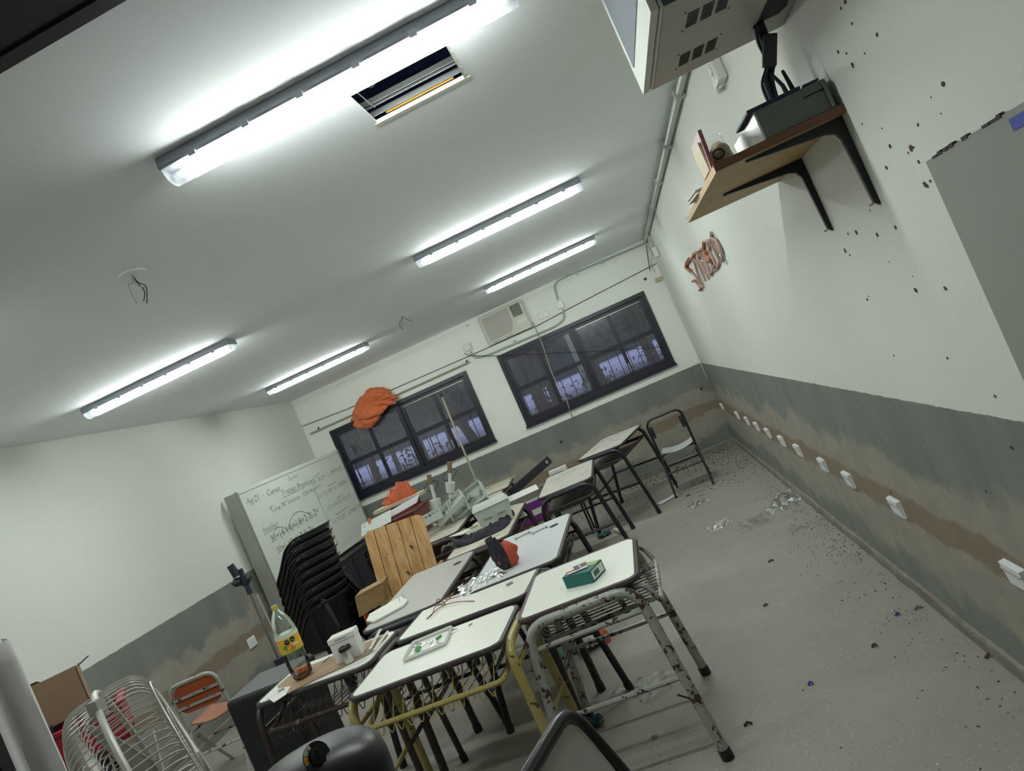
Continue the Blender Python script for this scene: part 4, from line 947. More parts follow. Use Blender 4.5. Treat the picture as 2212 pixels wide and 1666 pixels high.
# ---- things on the plaster desk (z .83)
Z1 = .832
def onz(x, y, z=Z1): return hz(x, y, z)
def tray3(px_, py_, yv, rot, tx, ty, label, w_=.42, d_=.24, h_=.07):
    c = hy(px_, py_, yv); t = thing('compartment_tray', label, 'tray', c); Rm = (Matrix.Rotation(rot, 4, 'Z') @ Matrix.Rotation(tx, 4, 'X') @ Matrix.Rotation(ty, 4, 'Y')).to_euler(); t.rotation_euler = Rm
    MB().box2((-w_/2, -d_/2, 0), (w_/2, d_/2, .005)).build('base', 'crate_w', t)
    for (a, b, c_, d) in ((-w_/2, -d_/2, w_/2, -d_/2+.006), (-w_/2, d_/2-.006, w_/2, d_/2), (-w_/2, -d_/2, -w_/2+.006, d_/2), (w_/2-.006, -d_/2, w_/2, d_/2), (-.003, -d_/2, .003, d_/2)): MB().box2((a, b, .005), (c_, d, h_)).build('side', 'crate_w', t)
    for k in range(7):
        q = Vector((random.uniform(-w_*.4, w_*.4), random.uniform(-d_*.35, d_*.35), .012)); pts = [q+Vector((random.uniform(-.05, .05), random.uniform(-.05, .05), random.uniform(0, .05))) for _ in range(5)]
        MB().tube(spline(pts, 4), .003, 4).build('wire_end', 'cable_grey' if k % 3 else 'slot', t)
    return t
tray3(1014, 1089, 6.95, .25, .75, -.35, 'white divided tray full of wire ends tilted up beside the cream desk')
tray3(975, 1101, 6.75, .30, .35, -.45, 'dusty white tray leaning against the pipe fittings', .36, .20, .05)
tray3(928, 1127, 6.62, .45, .10, -.05, 'white open tray with cord at the near corner of the plaster desk', .26, .20, .06)
M['handle_brown'] = mat('dirty_handle', (.20, .155, .09), .8)
def pvc(px_, pyb, pyt_x, pyt_y, yv, label, up_mid, cup):
    b = hy(px_, pyb, yv); tpt = hy(pyt_x, pyt_y, yv); t = thing('pipe_fitting', label, 'pipe fitting', (0, 0, 0)); ax = (tpt-b)
    MB().tube([b, b+ax*.80], .017, 10).build('tube', 'pvc', t, smooth=True); MB().tube([b+ax*.78, tpt], .022, 8, r2=.026).build('brush_handle', 'handle_brown', t, smooth=True)
    for k, r_ in cup: MB().lathe([(r_*.8, -.05), (r_, .05)], b+ax*k, 14, ax).build('cup', 'pvc', t)
    for k in range(2): MB().tube(spline([b+ax*.6, b+ax*.62+Vector((.06*(1 if k else -1), 0, .03)), b+ax*.78+Vector((.07*(1 if k else -1), 0, 0)), b+ax*.86], 5), .0035, 5).build('wire', 'cable_black', t)
pvc(950, 1120, 926, 1026, 6.9, 'leaning white pipe fitting with two cups, the shorter of the pair', .5, ((.32, .055), (-.0, .05)))
pvc(974, 1104, 971, 998, 7.0, 'upright white pipe fitting with two cups, the taller of the pair', .5, ((.48, .050), (.10, .045)))
o = MB()
for k in range(6): o.tube([onz(964, 1132)+Vector(((.105-.006*k)*math.cos(a/16*2*PI), (.075-.004*k)*math.sin(a/16*2*PI), .008+.009*k)) for a in range(16)], .006, 5, closed=True)
o = o.build('cord_coil', 'beige'); tag(o, 'cream coil of flat cord lying on the plaster desk', 'cord')
for (x, y, sx, sy, r_, lab) in ((1001, 1112, .10, .05, .2, 'cream plaster block near the coil of cord'), (940, 1150, .22, .05, .6, 'thin cream stick on the near edge of the plaster desk'), (985, 1115, .06, .06, .9, 'small white carton among the plaster pieces'), (930, 1140, .08, .05, .2, 'cream offcut beside the open tray')):
    c = onz(x, y)+Vector((0, 0, .016)); sheet('plaster_piece', lab, 'plaster', c, sx, sy, r_, 'pvc', .03)
o = MB().tube([hy(1048, 1056, 8.2), hy(1113, 1029, 8.3)], .016, 4, flat=.4).build('wooden_stick', 'beige'); tag(o, 'pale flat wooden stick resting on the cream desk near the window wall', 'stick')
o = MB().tube([hy(1080, 1100, 6.3), hy(1140, 1085, 6.5)], .009, 4, flat=.5).build('thin_stick', 'pvc'); tag(o, 'thin pale stick lying across behind the white crate', 'stick')
# broom pole
a = hy(955, 858, 9.3); b = Vector((hy(1034, 1062, 9.0).x, 9.0, .0)); 
o = MB().tube([b, a], .014, 8).build('leaning_pole', 'rod', smooth=True); tag(o, 'long thin pole leaning upright against the first window', 'pole')
MB().lathe([(.022, 0), (.022, .05), (.0, .055)], a, 8, (a-b)).build('cap', 'cable_black', o)
# black bar
A1, B1 = hy(1090, 1078, 7.9), hy(1187, 993, 8.1)
t = thing('black_bar', 'long black metal lamp channel sticking up diagonally behind the desks', 'bar', (0, 0, 0)); dv = (B1-A1)
sdv = dv.cross(Vector((0, 1, 0))).normalized()*.045; dp = Vector((0, .05, 0)); A0 = A1-dv*.8
MB().hexa([A0-sdv, A0+sdv, A0+sdv+dp, A0-sdv+dp], [B1-sdv, B1+sdv, B1+sdv+dp, B1-sdv+dp]).build('channel', 'dark', t)
MB().hexa([A0-sdv*.5+Vector((0, -.004, 0)), A0+sdv*.5+Vector((0, -.004, 0)), A0+sdv*.5, A0-sdv*.5], [B1-sdv*.5+Vector((0, -.004, 0)), B1+sdv*.5+Vector((0, -.004, 0)), B1+sdv*.5, B1-sdv*.5]).build('inner_rib', 'black_mat', t)
MB().box(B1-dv.normalized()*.04+Vector((0, -.006, 0)), (.02, .004, .035)).build('end_fitting', 'beige', t)
# purple box and white box
t = thing('purple_box', 'open purple carton with a white barcode label under the stained desk', 'box', (-1.52, 7.40, .0), .25)
MB().box2((-.20, -.14, .46), (.20, .16, .66)).build('body', 'purple', t); MB().box2((-.20, -.14, .66), (.20, .16, .69)).build('white_top', 'paper', t)
for a in (-1, 1): MB().hexa([Vector(v) for v in ((-.2, a*.14, .685), (.2, a*.14, .685), (.2, a*.14+.004, .685), (-.2, a*.14+.004, .685))], [Vector(v) for v in ((-.17, a*.22, .76), (.19, a*.22, .76), (.19, a*.22+.004, .76), (-.17, a*.22+.004, .76))]).build('flap', 'paper', t)
MB().box2((-.17, -.143, .53), (-.04, -.139, .62)).build('label', 'paper', t)
mb = MB()
for k in range(9): mb.box2((-.15+k*.010, -.1445, .55), (-.145+k*.010, -.1435, .60))
mb.build('barcode', 'slot', t); MB().box2((.02, -.143, .52), (.15, -.140, .58)).build('print', 'label_w', t)
t = thing('stool', 'small dark stool holding up the purple carton', 'stool', (-1.52, 7.40, 0), .25); MB().box2((-.19, -.13, .43), (.19, .15, .455)).build('seat', 'maroon', t)
for a in (-.16, .16):
    for b in (-.1, .12): MB().tube([(a, b, 0), (a, b, .43)], .012, 6).build('leg', 'dark', t)
c = hy(1207, 1020, 8.0); t = thing('white_carton', 'small white carton just behind the stained desk', 'box', (c.x, 8.0, 0)); MB().box2((-.10, -.05, c.z-.05), (.10, .05, c.z+.045)).build('body', 'paper', t); MB().box2((-.09, -.052, c.z-.01), (.06, -.05, c.z+.01)).build('print', 'cable_grey', t)
t = thing('side_table', 'low table hidden behind the stained desk under the white carton', 'table', (c.x, 8.0, 0)); MB().box2((-.25, -.15, c.z-.075), (.15, .15, c.z-.052)).build('top', 'board_brown', t)
for a in (-.2, .1):
    for b in (-.12, .12): MB().tube([(a, b, 0), (a, b, c.z-.075)], .012, 6).build('leg', 'dark', t)

# ---- white crate desk (z .80)
c = hz(1072, 1137, .802); t = thing('lidded_crate', 'white plastic lidded crate on the long desk beside the dark jacket', 'crate', (c.x, c.y+.10, .802), .25)
MB().hexa([Vector(v) for v in ((-.13, -.10, 0), (.13, -.10, 0), (.13, .10, 0), (-.13, .10, 0))], [Vector(v) for v in ((-.155, -.12, .17), (.155, -.12, .17), (.155, .12, .17), (-.155, .12, .17))]).build('body', 'crate_w', t, bevel=.006)
MB().hexa([Vector(v) for v in ((-.165, -.13, .17), (.165, -.13, .17), (.165, .13, .17), (-.165, .13, .17))], [Vector(v) for v in ((-.14, -.10, .205), (.14, -.10, .205), (.14, .10, .205), (-.14, .10, .205))]).build('lid', 'crate_w', t, bevel=.006)
for k in (-.06, .06): MB().box2((k-.035, -.118, .09), (k+.035, -.110, .10)).build('latch', 'cable_grey', t)
def drape(name, label, m, pts, wd, z, seed, cat='cloth', hh=.035):
    P_ = spline([Vector((*hz(x, y, z).xy, z)) for x, y in pts], 7)
    def fn(u, v):
        i = min(int(u*(len(P_)-1)), len(P_)-2); f = u*(len(P_)-1)-i; p = P_[i].lerp(P_[i+1], f); d = (P_[i+1]-P_[i]).normalized(); n_ = Vector((-d.y, d.x, 0)); a = PI*v
        k = noise.noise(Vector((u*7+seed, v*3, 0))); w_ = wd*(.75+.5*math.sin(PI*min(1, u*1.1+.05)))*(1+.3*k)
        return p+n_*w_*math.cos(a)+Vector((0, 0, .002+hh*math.sin(a)*(1+k*1.0+.5*noise.noise(Vector((u*19, v*5+seed, 2))))))
    o = MB().grid(fn, 46, 14).build(name, m, smooth=True); return tag(o, label, cat)
drape('dark_jacket', 'dark crumpled jacket stretched along the long desk below the white crate', 'black_mat', [(988, 1177), (1015, 1172), (1045, 1158), (1070, 1148), (1085, 1137), (1100, 1118)], .07, .803, 4, 'clothing', .05)
sheet('paper_sheet', 'pale crumpled paper with a yellow spot on the near side of the jacket', 'paper', hz(1022, 1158, .803)+Vector((0, 0, .06)), .34, .16, 1.0, 'label_w', .006, .05, .1)
sheet('yellow_note', 'small lime paper scrap lying on the pale paper', 'paper', hz(1027, 1156, .803)+Vector((.01, 0, .068)), .07, .05, .7, 'lime', .003, .05, .1)
cl((*hz(973, 1190, .803).xy, .803), .07, .06, .05, 21, 'film', 'plastic_bag', 'small clear plastic bag at the near corner of the crate desk', 'bag', 20)

# ---- rag desk (z .81)
c = hz(1102, 1226, .812); t = thing('rag_bundle', 'black and red plastic bag bundle standing on the light grey desk', 'bag', (c.x, c.y+.03, .812))
def rf(u, v):
    a = 2*PI*u; r_ = (.062*math.sin(PI*min(.95, .12+v*.83))**.6)*(1+.22*noise.noise(Vector((math.cos(a)*2, math.sin(a)*2, v*4)))); return Vector((r_*math.cos(a)*1.15, r_*math.sin(a), v*.155))
MB().grid(rf, 28, 12, True).build('red_bag', 'rag_red', t, smooth=True)
def rf2(u, v):
    a = PI*.65+PI*.95*u; r_ = .068*(math.sin(PI*min(.95, .12+v*.8))**.5+.25*max(0, v-.75)*4*.6)*(1+.25*noise.noise(Vector((math.cos(a)*4, math.sin(a)*4, v*6)))); return Vector((r_*math.cos(a)*1.15-.004-.05*max(0, v-.6), r_*math.sin(a), v*.20))
MB().grid(rf2, 24, 14).build('black_bag', 'black_mat', t, smooth=True, solid=.003)
for (x, y, r_) in ((1128, 1158, .35), (1165, 1146, .35)):
    c = hz(x, y, .812); t = thing('metal_bracket', 'small bent metal bracket ' + ('nearer the red rag bundle' if x < 1140 else 'farther from the red rag bundle') + ' on the light grey desk', 'bracket', (c.x, c.y, .812), r_, 'metal brackets on the desk')
    MB().box2((-.055, -.009, 0), (.055, .009, .003)).build('plate', 'steel', t)
    for a in (-.052, .052): MB().box2((a-.004, -.045, 0), (a+.004, .009, .010)).build('lug', 'steel', t)

# ---- offcut on grey desk
c = hz(838, 1318, .812); q_ = [hz(x, y, .812) for x, y in ((800, 1330), (868, 1292), (882, 1300), (872, 1312), (808, 1347), (793, 1345))]
o = MB().prism([Vector((p.x, p.y, .8125)) for p in q_], 0, (0, 0, .012)).build('white_offcut', 'top_white'); tag(o, 'white laminate offcut with nails on the near end of the grey desk', 'offcut')
for x, y in ((864, 1300), (872, 1293)): 
    p = hz(x, y, .825); MB().tube([Vector((p.x, p.y, .824)), Vector((p.x, p.y, .85))], .002, 5).build('nail', 'steel', o)

# ---- wire + film desk (z .80)
def flatline(pts, z, r, m, name, label, cat):
    o = MB().tube(spline([Vector((*hz(x, y, z).xy, z+r+h_)) for x, y, h_ in pts], 7), r, 5).build(name, m, smooth=True); return tag(o, label, cat)
flatline([(922, 1338, 0), (935, 1333, .01), (945, 1318, .02), (962, 1306, .0), (950, 1302, .02), (945, 1312, .01), (970, 1305, .02), (985, 1292, .03), (965, 1300, .01), (1000, 1290, .01), (1030, 1275, .01)], .80, .0028, 'copper', 'copper_wire', 'tangled copper coloured wire lying on the small white desk', 'wire')
flatline([(922, 1338, 0), (950, 1316, .005), (975, 1308, .01), (1000, 1302, .005), (1025, 1300, 0)], .80, .0025, 'copper', 'thin_wire', 'straighter strand of thin brown wire beside the tangled wire', 'wire')
def film(label, cx, cy, z, w_, d_, rot, seed, hh=.03, n=26):
    c = hz(cx, cy, z)
    def fn(u, v):
        x = (u-.5)*w_; y = (v-.5)*d_; k = noise.noise(Vector((x*14+seed, y*14, 0))); k2 = abs(noise.noise(Vector((x*38+seed, y*38, 1))))
        e = 1+.25*noise.noise(Vector((u*3, v*3, seed))); ca, sa = math.cos(rot), math.sin(rot); x *= e; y *= e
        return Vector((c.x+x*ca-y*sa, c.y+x*sa+y*ca, z+.002+hh*(abs(k)*.7+k2*.3)))
    o = MB().grid(fn, n, n).build('plastic_film', 'film', smooth=True); return tag(o, label, 'plastic film')
film('crumpled clear plastic film on the small white desk beside the wire', 1045, 1258, .80, .30, .30, .3, 3.1, .045, 30)
c = hz(1101, 1263, .801); sheet('small_eraser', 'tiny grey scrap on the corner of the wire desk', 'scrap', Vector((c.x, c.y, .806)), .035, .02, .6, 'cable_grey', .010)

# ---- yellow desk (z .80) tray of screws
q4 = [hz(x, y, .803) for x, y in ((868, 1405), (955, 1368), (981, 1381), (905, 1420))]; c = sum(q4, Vector())/4; a_ = math.atan2(q4[1].y-q4[0].y, q4[1].x-q4[0].x)
t = thing('screw_tray', 'flat white tray of screws and green wall plugs on the yellow legged desk', 'tray', (c.x, c.y, .8015), a_-.03)
wq, dq = (q4[1]-q4[0]).length*.98, (q4[3]-q4[0]).length*.85
MB().prism(rrect(wq, dq, .015), 0, (0, 0, .003)).build('base', 'white', t)
MB().tube([p+Vector((0, 0, .009)) for p in rrect(wq, dq, .012)], .0055, 4, closed=True, flat=1.8).build('wall', 'white', t)
random.seed(12)
for k in range(16):
    x, y = random.uniform(-wq*.38, wq*.38), random.uniform(-dq*.3, dq*.3); a = random.uniform(0, PI); d = Vector((math.cos(a), math.sin(a), .2))*.014
    s_ = MB().tube([Vector((x, y, .007))-d, Vector((x, y, .008))+d], .0022, 5).build('screw', 'steel', t)
for (x, y) in ((-.30, -.12), (-.25, -.22), (.16, .10), (.20, .14), (-.27, -.05)):
    MB().tube([(x*wq, y*dq, .008), (x*wq+.018, y*dq+.010, .010)], .0055, 6).build('wall_plug', 'green', t)
for (x1, y1, x2, y2) in ((962, 1364, 990, 1358), (970, 1370, 995, 1357), (1012, 1352, 1020, 1347), (778, 1478, 772, 1483)):
    o = MB().tube([hz(x1, y1, .804), hz(x2, y2, .804)], .0022, 5).build('loose_screw', 'steel' if x1 < 1000 else 'copper'); tag(o, {962: 'longer loose screw pointing away from the screw tray', 970: 'loose screw lying just beneath the longer one by the tray', 1012: 'single brass screw alone in the middle of the yellow legged desk', 778: 'tiny dark screw by the near corner of the yellow legged desk'}[x1], 'screw')

# ---- green box desk (z .815)
g = [hz(x, y, .816) for x, y in ((1222, 1284), (1292, 1268), (1307, 1228), (1240, 1240))]; c = sum(g, Vector())/4; ag = math.atan2(g[1].y-g[0].y, g[1].x-g[0].x)
t = thing('green_box', 'teal green carton with a paper and small dark cubes on top', 'box', (c.x, c.y, .8165), ag)
MB().box2((-.075, -.055, 0), (.075, .075, .055)).build('carton', 'green_box', t)
MB().box2((.0745, -.045, .008), (.0765, .065, .048)).build('label', 'label_w', t); MB().box2((.0755, -.03, .016), (.077, .02, .040)).build('print', 'green_box', t)
text('lettering', 'LED', .022, 'green_box', None, hz(1285, 1255, .85), (1, 0, 0), (0, 0, 1)) if False else None
MB().box2((-.02, .02, .0555), (.07, .07, .057)).build('lime_edge', 'lime', t)
R_ = Matrix.Rotation(.5, 3, 'Z'); MB().box((-.02, .005, .060), (.10, .075, .003), R_).build('paper', 'paper', t); MB().box((-.035, -.012, .0625), (.07, .018, .001), R_).build('red_stripe', 'rag_red', t)
MB().box((.01, .02, .070), (.03, .012, .012), R_).box((-.012, -.005, .070), (.020, .018, .016), R_).build('cubes', 'cable_grey', t); MB().box((-.018, -.012, .072), (.008, .008, .012), R_).build('dark_face', 'slot', t)

# ---- bottle desk (z .81)
o = MB().prism([Vector((*hz(x, y, .812).xy, .812)) for x, y in ((600, 1484), (640, 1450), (700, 1428), (745, 1405), (838, 1372), (800, 1412), (745, 1440), (690, 1465), (622, 1500))], 0, (0, 0, .005)).build('cardboard_sheet', 'cardboard'); tag(o, 'worn brown cardboard sheet spread under the soda bottle', 'cardboard')
c = hz(657, 1462, .818); sB = 1.12
t = thing('soda_bottle', 'large clear soda bottle with an orange label and a little amber drink', 'bottle', (c.x, c.y, .8175)); t.scale = (sB, sB, sB)
prof = [(.0, .004), (.030, .0), (.046, .012), (.050, .05), (.052, .09), (.050, .12), (.052, .20), (.053, .235), (.046, .275), (.030, .312), (.016, .333), (.0135, .338)]
MB().lathe(prof, seg=28).build('bottle', 'pet', t, smooth=True)
MB().lathe([(.0, .006), (.029, .004), (.044, .015), (.048, .05), (.0, .055)], seg=24).build('drink', 'cola', t, smooth=True)
MB().lathe([(.0155, .336), (.0155, .358), (.0, .359)], seg=18).build('cap', 'cap_y', t, smooth=True)
MB().lathe([(.0525, .135), (.0535, .15), (.0535, .205)], seg=28).build('label', 'label_y', t, smooth=True)
MB().lathe([(.0537, .205), (.054, .222)], seg=28).build('label_top', 'label_w', t, smooth=True); MB().lathe([(.0533, .133), (.0535, .138)], seg=28).build('label_stripe', 'green', t, smooth=True)
def onb(ang, z, w_, h_, m, name, n=8, r_=.0545, shape=None):
    P_ = [Vector((w_*math.cos(2*PI*(k+.5)/n), h_*math.sin(2*PI*(k+.5)/n))) for k in range(n)]
    a_out = [Vector((r_*math.cos(ang+p.x/r_), r_*math.sin(ang+p.x/r_), z+p.y)) for p in P_]; q = MB(); q.prism(a_out, 0, Vector((math.cos(ang), math.sin(ang), 0))*-.0012); return q.build(name, m, t)
fa = math.atan2(-c.y, -c.x)
onb(fa-.20, .186, .0125, .0125, 'cable_black', 'warning_seal'); onb(fa+.32, .190, .0125, .0125, 'cable_black', 'warning_seal')
for a in (-.20, .32): MB().box((.0555*math.cos(fa+a), .0555*math.sin(fa+a), .188), (.001, .014, .0015), rotz(fa+a)).build('seal_print', 'label_w', t)
onb(fa-.10, .157, .026, .013, 'label_o', 'fruit_print', 14); onb(fa+.45, .165, .018, .006, 'label_w', 'print', 10); onb(fa-.50, .165, .012, .012, 'green', 'leaf_print', 6)
# white box, canister
g = [hz(x, y, .818) for x, y in ((717, 1418), (757, 1432), (778, 1408))]; c = (g[1]+g[2])/2
t = thing('white_carton', 'small white carton standing behind the metal canister', 'box', (c.x-.03, c.y+.02, .8175), .12)
MB().box2((-.07, -.035, 0), (.07, .05, .125)).build('body', 'paper', t, bevel=.003); MB().box2((-.073, -.038, .105), (.073, .053, .135)).build('lid', 'paper', t, bevel=.004); MB().box2((-.035, -.0395, .118), (.03, -.038, .122)).build('print', 'cable_grey', t)
c = hz(757, 1428, .818); t = thing('canister', 'short metal canister with a black lid', 'canister', (c.x, c.y-.005, .8175)); MB().lathe([(.029, 0), (.030, .004), (.030, .066)], seg=24).build('can', 'silver', t, smooth=True)
MB().lathe([(.0325, .062), (.0325, .080), (.027, .082), (.026, .078), (.0, .078)], seg=24).build('lid', 'cable_black', t, smooth=True)
for (x1, y1, x2, y2, r_, lab) in ((800, 1405, 822, 1362, .010, 'plaster crusted stick lying on the end of the bottle desk'), (808, 1408, 838, 1366, .009, 'second crusted stick beside the first on the bottle desk')):
    o = MB().tube([hz(x1, y1, .82)+Vector((0, 0, .004)), hz(x2, y2, .83)+Vector((0, 0, .004))], r_, 5, flat=.6).build('stick', 'pvc'); tag(o, lab, 'stick')
o = MB().tube([hz(697, 1432, .82), hz(712, 1419, .82)], .002, 5).build('nail', 'cable_black'); tag(o, 'dark nail lying on the cardboard before the white carton', 'nail')
g = [hz(x, y, .813) for x, y in ((576, 1508), (596, 1490), (628, 1484), (618, 1502), (592, 1519))]
o = MB().prism([Vector((p.x, p.y, .8135)) for p in g], 0, (0, 0, .004)).build('white_card', 'paper'); tag(o, 'small white card with a silver clip at the corner of the bottle desk', 'card')
p = hz(608, 1492, .818); MB().box((p.x, p.y, .822), (.03, .02, .008), rotz(.4)).build('clip', 'steel', o)

# ---- mic stand, speaker
t = thing('microphone_stand', 'thin chrome microphone stand with a black clip head', 'stand', (-2.955, 4.6, 0))
MB().tube([(0, 0, .05), (0, 0, .72)], .0135, 10).build('lower_tube', 'chrome', t, smooth=True); MB().tube([(0, 0, .70), (.0, 0, 1.25)], .009, 10).build('upper_tube', 'chrome', t, smooth=True); MB().tube([(.055, .0, .55), (.045, 0, 1.18)], .006, 8).build('boom_tube', 'conduit', t, smooth=True)
MB().tube([(0, 0, 1.20), (0, 0, 1.265)], .020, 12, r2=.016).build('collar', 'mic', t, smooth=True)
MB().box((0.0, 0, 1.30), (.045, .035, .07)).build('clutch', 'mic', t, bevel=.006); MB().lathe([(.03, 0), (.03, .05), (.012, .055), (.01, .07)], (-.02, 0, 1.305), 14, Vector((-1, -.2, .1))).build('knob', 'mic', t, smooth=True)
MB().lathe([(.018, 0), (.018, .03)], (.02, 0, 1.30), 10, Vector((1, 0, 0))).build('thumb_screw', 'mic', t, smooth=True)
MB().box((0, 0, 1.355), (.028, .03, .06)).build('hinge', 'mic', t, bevel=.004); MB().tube([(-.03, -.01, 1.345), (-.045, -.015, 1.435)], .028, 12, r2=.024).build('mic_clip', 'mic', t, smooth=True)
MB().box((0, -.0, .70), (.05, .05, .05)).build('clamp', 'mic', t, bevel=.006); MB().tube([(-.02, 0, .58), (.03, 0, .57)], .016, 8).build('clamp_ring', 'chrome', t)
for k in range(3): a = 2*PI*k/3+.4; MB().tube([(0, 0, .12), (.28*math.cos(a), .28*math.sin(a), .012)], .009, 7).build('leg', 'black', t)
t = thing('loudspeaker', 'black loudspeaker cabinet with a grey sheen painted on its top behind the bottle desk', 'loudspeaker', (-2.80, 4.22, 0), .0)
MB().box2((-.21, -.22, 0), (.21, .20, .715)).build('cabinet', 'dark', t, bevel=.02); MB().box2((-.195, -.205, .712), (.195, .185, .72)).build('top_sheen', 'grey_plastic', t, bevel=.01)  # grey plate puts the sheen on the cabinet top into colour
MB().box2((-.19, -.226, .04), (.19, -.218, .69)).build('grille', 'dark', t); MB().lathe([(.14, 0), (.13, .004)], (0, -.226, .25), 24, Vector((0, -1, 0))).build('woofer', 'black', t)
# ================================================================== FAN and the left foreground
FC = Vector((-1.475, 1.62, 1.13)); fa_ = Vector((.77, .63, .14)).normalized(); fu = Vector((0, 0, 1)); fu = (fu-fa_*fu.dot(fa_)).normalized(); fh = fa_.cross(fu); FR = .33
def fp(r, a, d): return FC+fu*(r*math.cos(a))+fh*(r*math.sin(a))+fa_*d
t = thing('cage_fan', 'large pedestal fan with a cream wire cage at the lower edge', 'fan', (0, 0, 0))
NW = 96
for nm, sg, dep in (('front_cage', 1, .11), ('rear_cage', -1, .10)):
    mb = MB()
    for k in range(NW):
        a = 2*PI*k/NW; P_ = [fp(.07, a, sg*dep), fp(.20, a, sg*dep), fp(FR-.035, a, sg*dep*.97), fp(FR-.008, a, sg*dep*.80), fp(FR, a, sg*dep*.45), fp(FR, a, 0)]
        mb.tube(rnd(P_, .02, 2), .0023, 4)
    tag(mb.build(nm, 'fan_wire', t, smooth=True), kind='stuff')
    for r_ in (.07, .20, FR-.05): MB().tube([fp(r_, 2*PI*k/48, sg*dep) for k in range(48)], .0028, 5, closed=True).build('cage_ring', 'fan_wire', t, smooth=True)
MB().tube([fp(FR+.004, 2*PI*k/64, 0) for k in range(64)], .008, 8, closed=True).build('joint_ring', 'fan_wire', t, smooth=True)
MB().lathe([(.0, .0), (.06, .0), (.065, .01)], FC+fa_*.11, 20, fa_).build('badge', 'fan_blade', t)
MB().lathe([(.055, -.02), (.055, .03), (.03, .045)], FC, 20, fa_).build('hub', 'fan_blade', t, smooth=True)
for k in range(3):
    def bl(u, v, k=k):
        a = 2*PI*k/3+.55+(u-.5)*1.05*(1-.2*v); r_ = .05+v*(FR-.085); return fp(r_, a, .045*(u-.5)*2*(.5+.5*v))
    MB().grid(bl, 8, 8).build('blade', 'fan_blade', t, smooth=True, solid=.003)
MB().lathe([(.075, 0), (.08, .05), (.07, .14), (.04, .16)], FC-fa_*.09, 20, -fa_).build('motor', 'grey_plastic', t, smooth=True)
mc = FC-fa_*.16; MB().tube([mc, Vector((mc.x, mc.y, .06))], .018, 10).build('pole', 'grey_plastic', t); MB().lathe([(.22, 0), (.22, .02), (.05, .06)], (mc.x, mc.y, 0), 28).build('base', 'grey_plastic', t)
for a in (.35, 2.2, 4.2): MB().box(fp(FR+.004, a, 0), (.028, .028, .045)).build('cage_clip', 'fan_blade', t)

# second dark fan head with dial
M['head_black'] = chipped('dusty_dark_plastic', (.012, .0135, .014), (.03, .029, .026), amt=.70, rough=.40, scale=30, w=.2)
hc = Vector((-.985, 1.50, 1.085)); t = thing('fan_motor_head', 'dark rounded fan head with a coloured speed dial', 'fan', (0, 0, 0))
ha = (Vector((.75, .35, .55))).normalized()
def hf(u, v):
    a = 2*PI*u; b = PI*(v-.5); sx = math.copysign(abs(math.cos(b))**.55, math.cos(b)); x = .155*sx*math.copysign(abs(math.cos(a))**.7, math.cos(a)); y = .11*sx*math.copysign(abs(math.sin(a))**.7, math.sin(a)); z = .098*math.copysign(abs(math.sin(b))**.6, math.sin(b))
    z *= 1-.35*(-x/.19)*.5 if x < 0 else 1
    return hc+Matrix.Rotation(-.50, 3, 'Y') @ Vector((x, y, z)) if False else hc+Matrix.Rotation(.08, 3, 'Y') @ Matrix.Rotation(.5, 3, 'Z') @ Vector((x, y, z))
MB().grid(hf, 40, 20, True).build('housing', 'head_black', t, smooth=True)
dc0 = hy(683, 1634, 1.5); tocam = (CP-dc0).normalized(); dn_ = (tocam+Vector((.35, .1, -.1))).normalized()
# push dial onto housing surface along the view ray
best = None
for i in range(41):
    for j in range(21):
        p = hf(i/40, j/20); r_ = (p-CP); dd = r_.cross((dc0-CP).normalized()).length
        if best is None or (dd < .012 and r_.length < best[1]): 
            if dd < .012: best = (p, r_.length)
if best: dcp = CP+(dc0-CP).normalized()*(best[1]-.004)
else: dcp = dc0
MB().lathe([(.030, 0), (.030, .004)], dcp, 24, dn_).build('dial_plate', 'cable_black', t)
e1 = dn_.orthogonal().normalized(); e1 = (Vector((0, 0, 1))-dn_*dn_.z).normalized(); e2 = dn_.cross(e1)
for k, (m_, a0, a1) in enumerate((('label_w', .2, 1.0), ('label_y', 1.05, 1.75), ('blue', 1.8, 2.6), ('rag_red', 2.65, 3.6))):
    P_ = []; n_ = 6
    for j in range(n_+1): a = a0+(a1-a0)*j/n_; P_.append(dcp+dn_*.0045+(e1*math.cos(a)+e2*math.sin(a))*.029)
    for j in range(n_, -1, -1): a = a0+(a1-a0)*j/n_; P_.append(dcp+dn_*.0045+(e1*math.cos(a)+e2*math.sin(a))*.020)
    MB().prism(P_, 0, dn_*.001).build('dial_colour', m_, t)
MB().lathe([(.017, 0), (.016, .014), (.0, .015)], dcp+dn_*.004, 20, dn_).build('knob', 'black', t, smooth=True); MB().box(dcp+dn_*.020, (.004, .004, .028), Matrix((e2, dn_, e1)).transposed()).build('knob_ridge', 'black', t)
xr = e2*-1
text('dial_number', '0', .009, 'cable_black', t, dcp+dn_*.0062+(e1*math.cos(.6)+e2*math.sin(.6))*.0245-e1*.003, xr, e1); text('dial_number', '1', .009, 'cable_black', t, dcp+dn_*.0062+(e1*math.cos(1.4)+e2*math.sin(1.4))*.0245-e1*.003, xr, e1)
MB().tube([hc+Vector((0, 0, -.09)), Vector((hc.x, hc.y, .04))], .016, 10).build('pole', 'black', t); MB().lathe([(.17, 0), (.17, .02), (.03, .05)], (hc.x, hc.y, 0), 24).build('base', 'black', t)

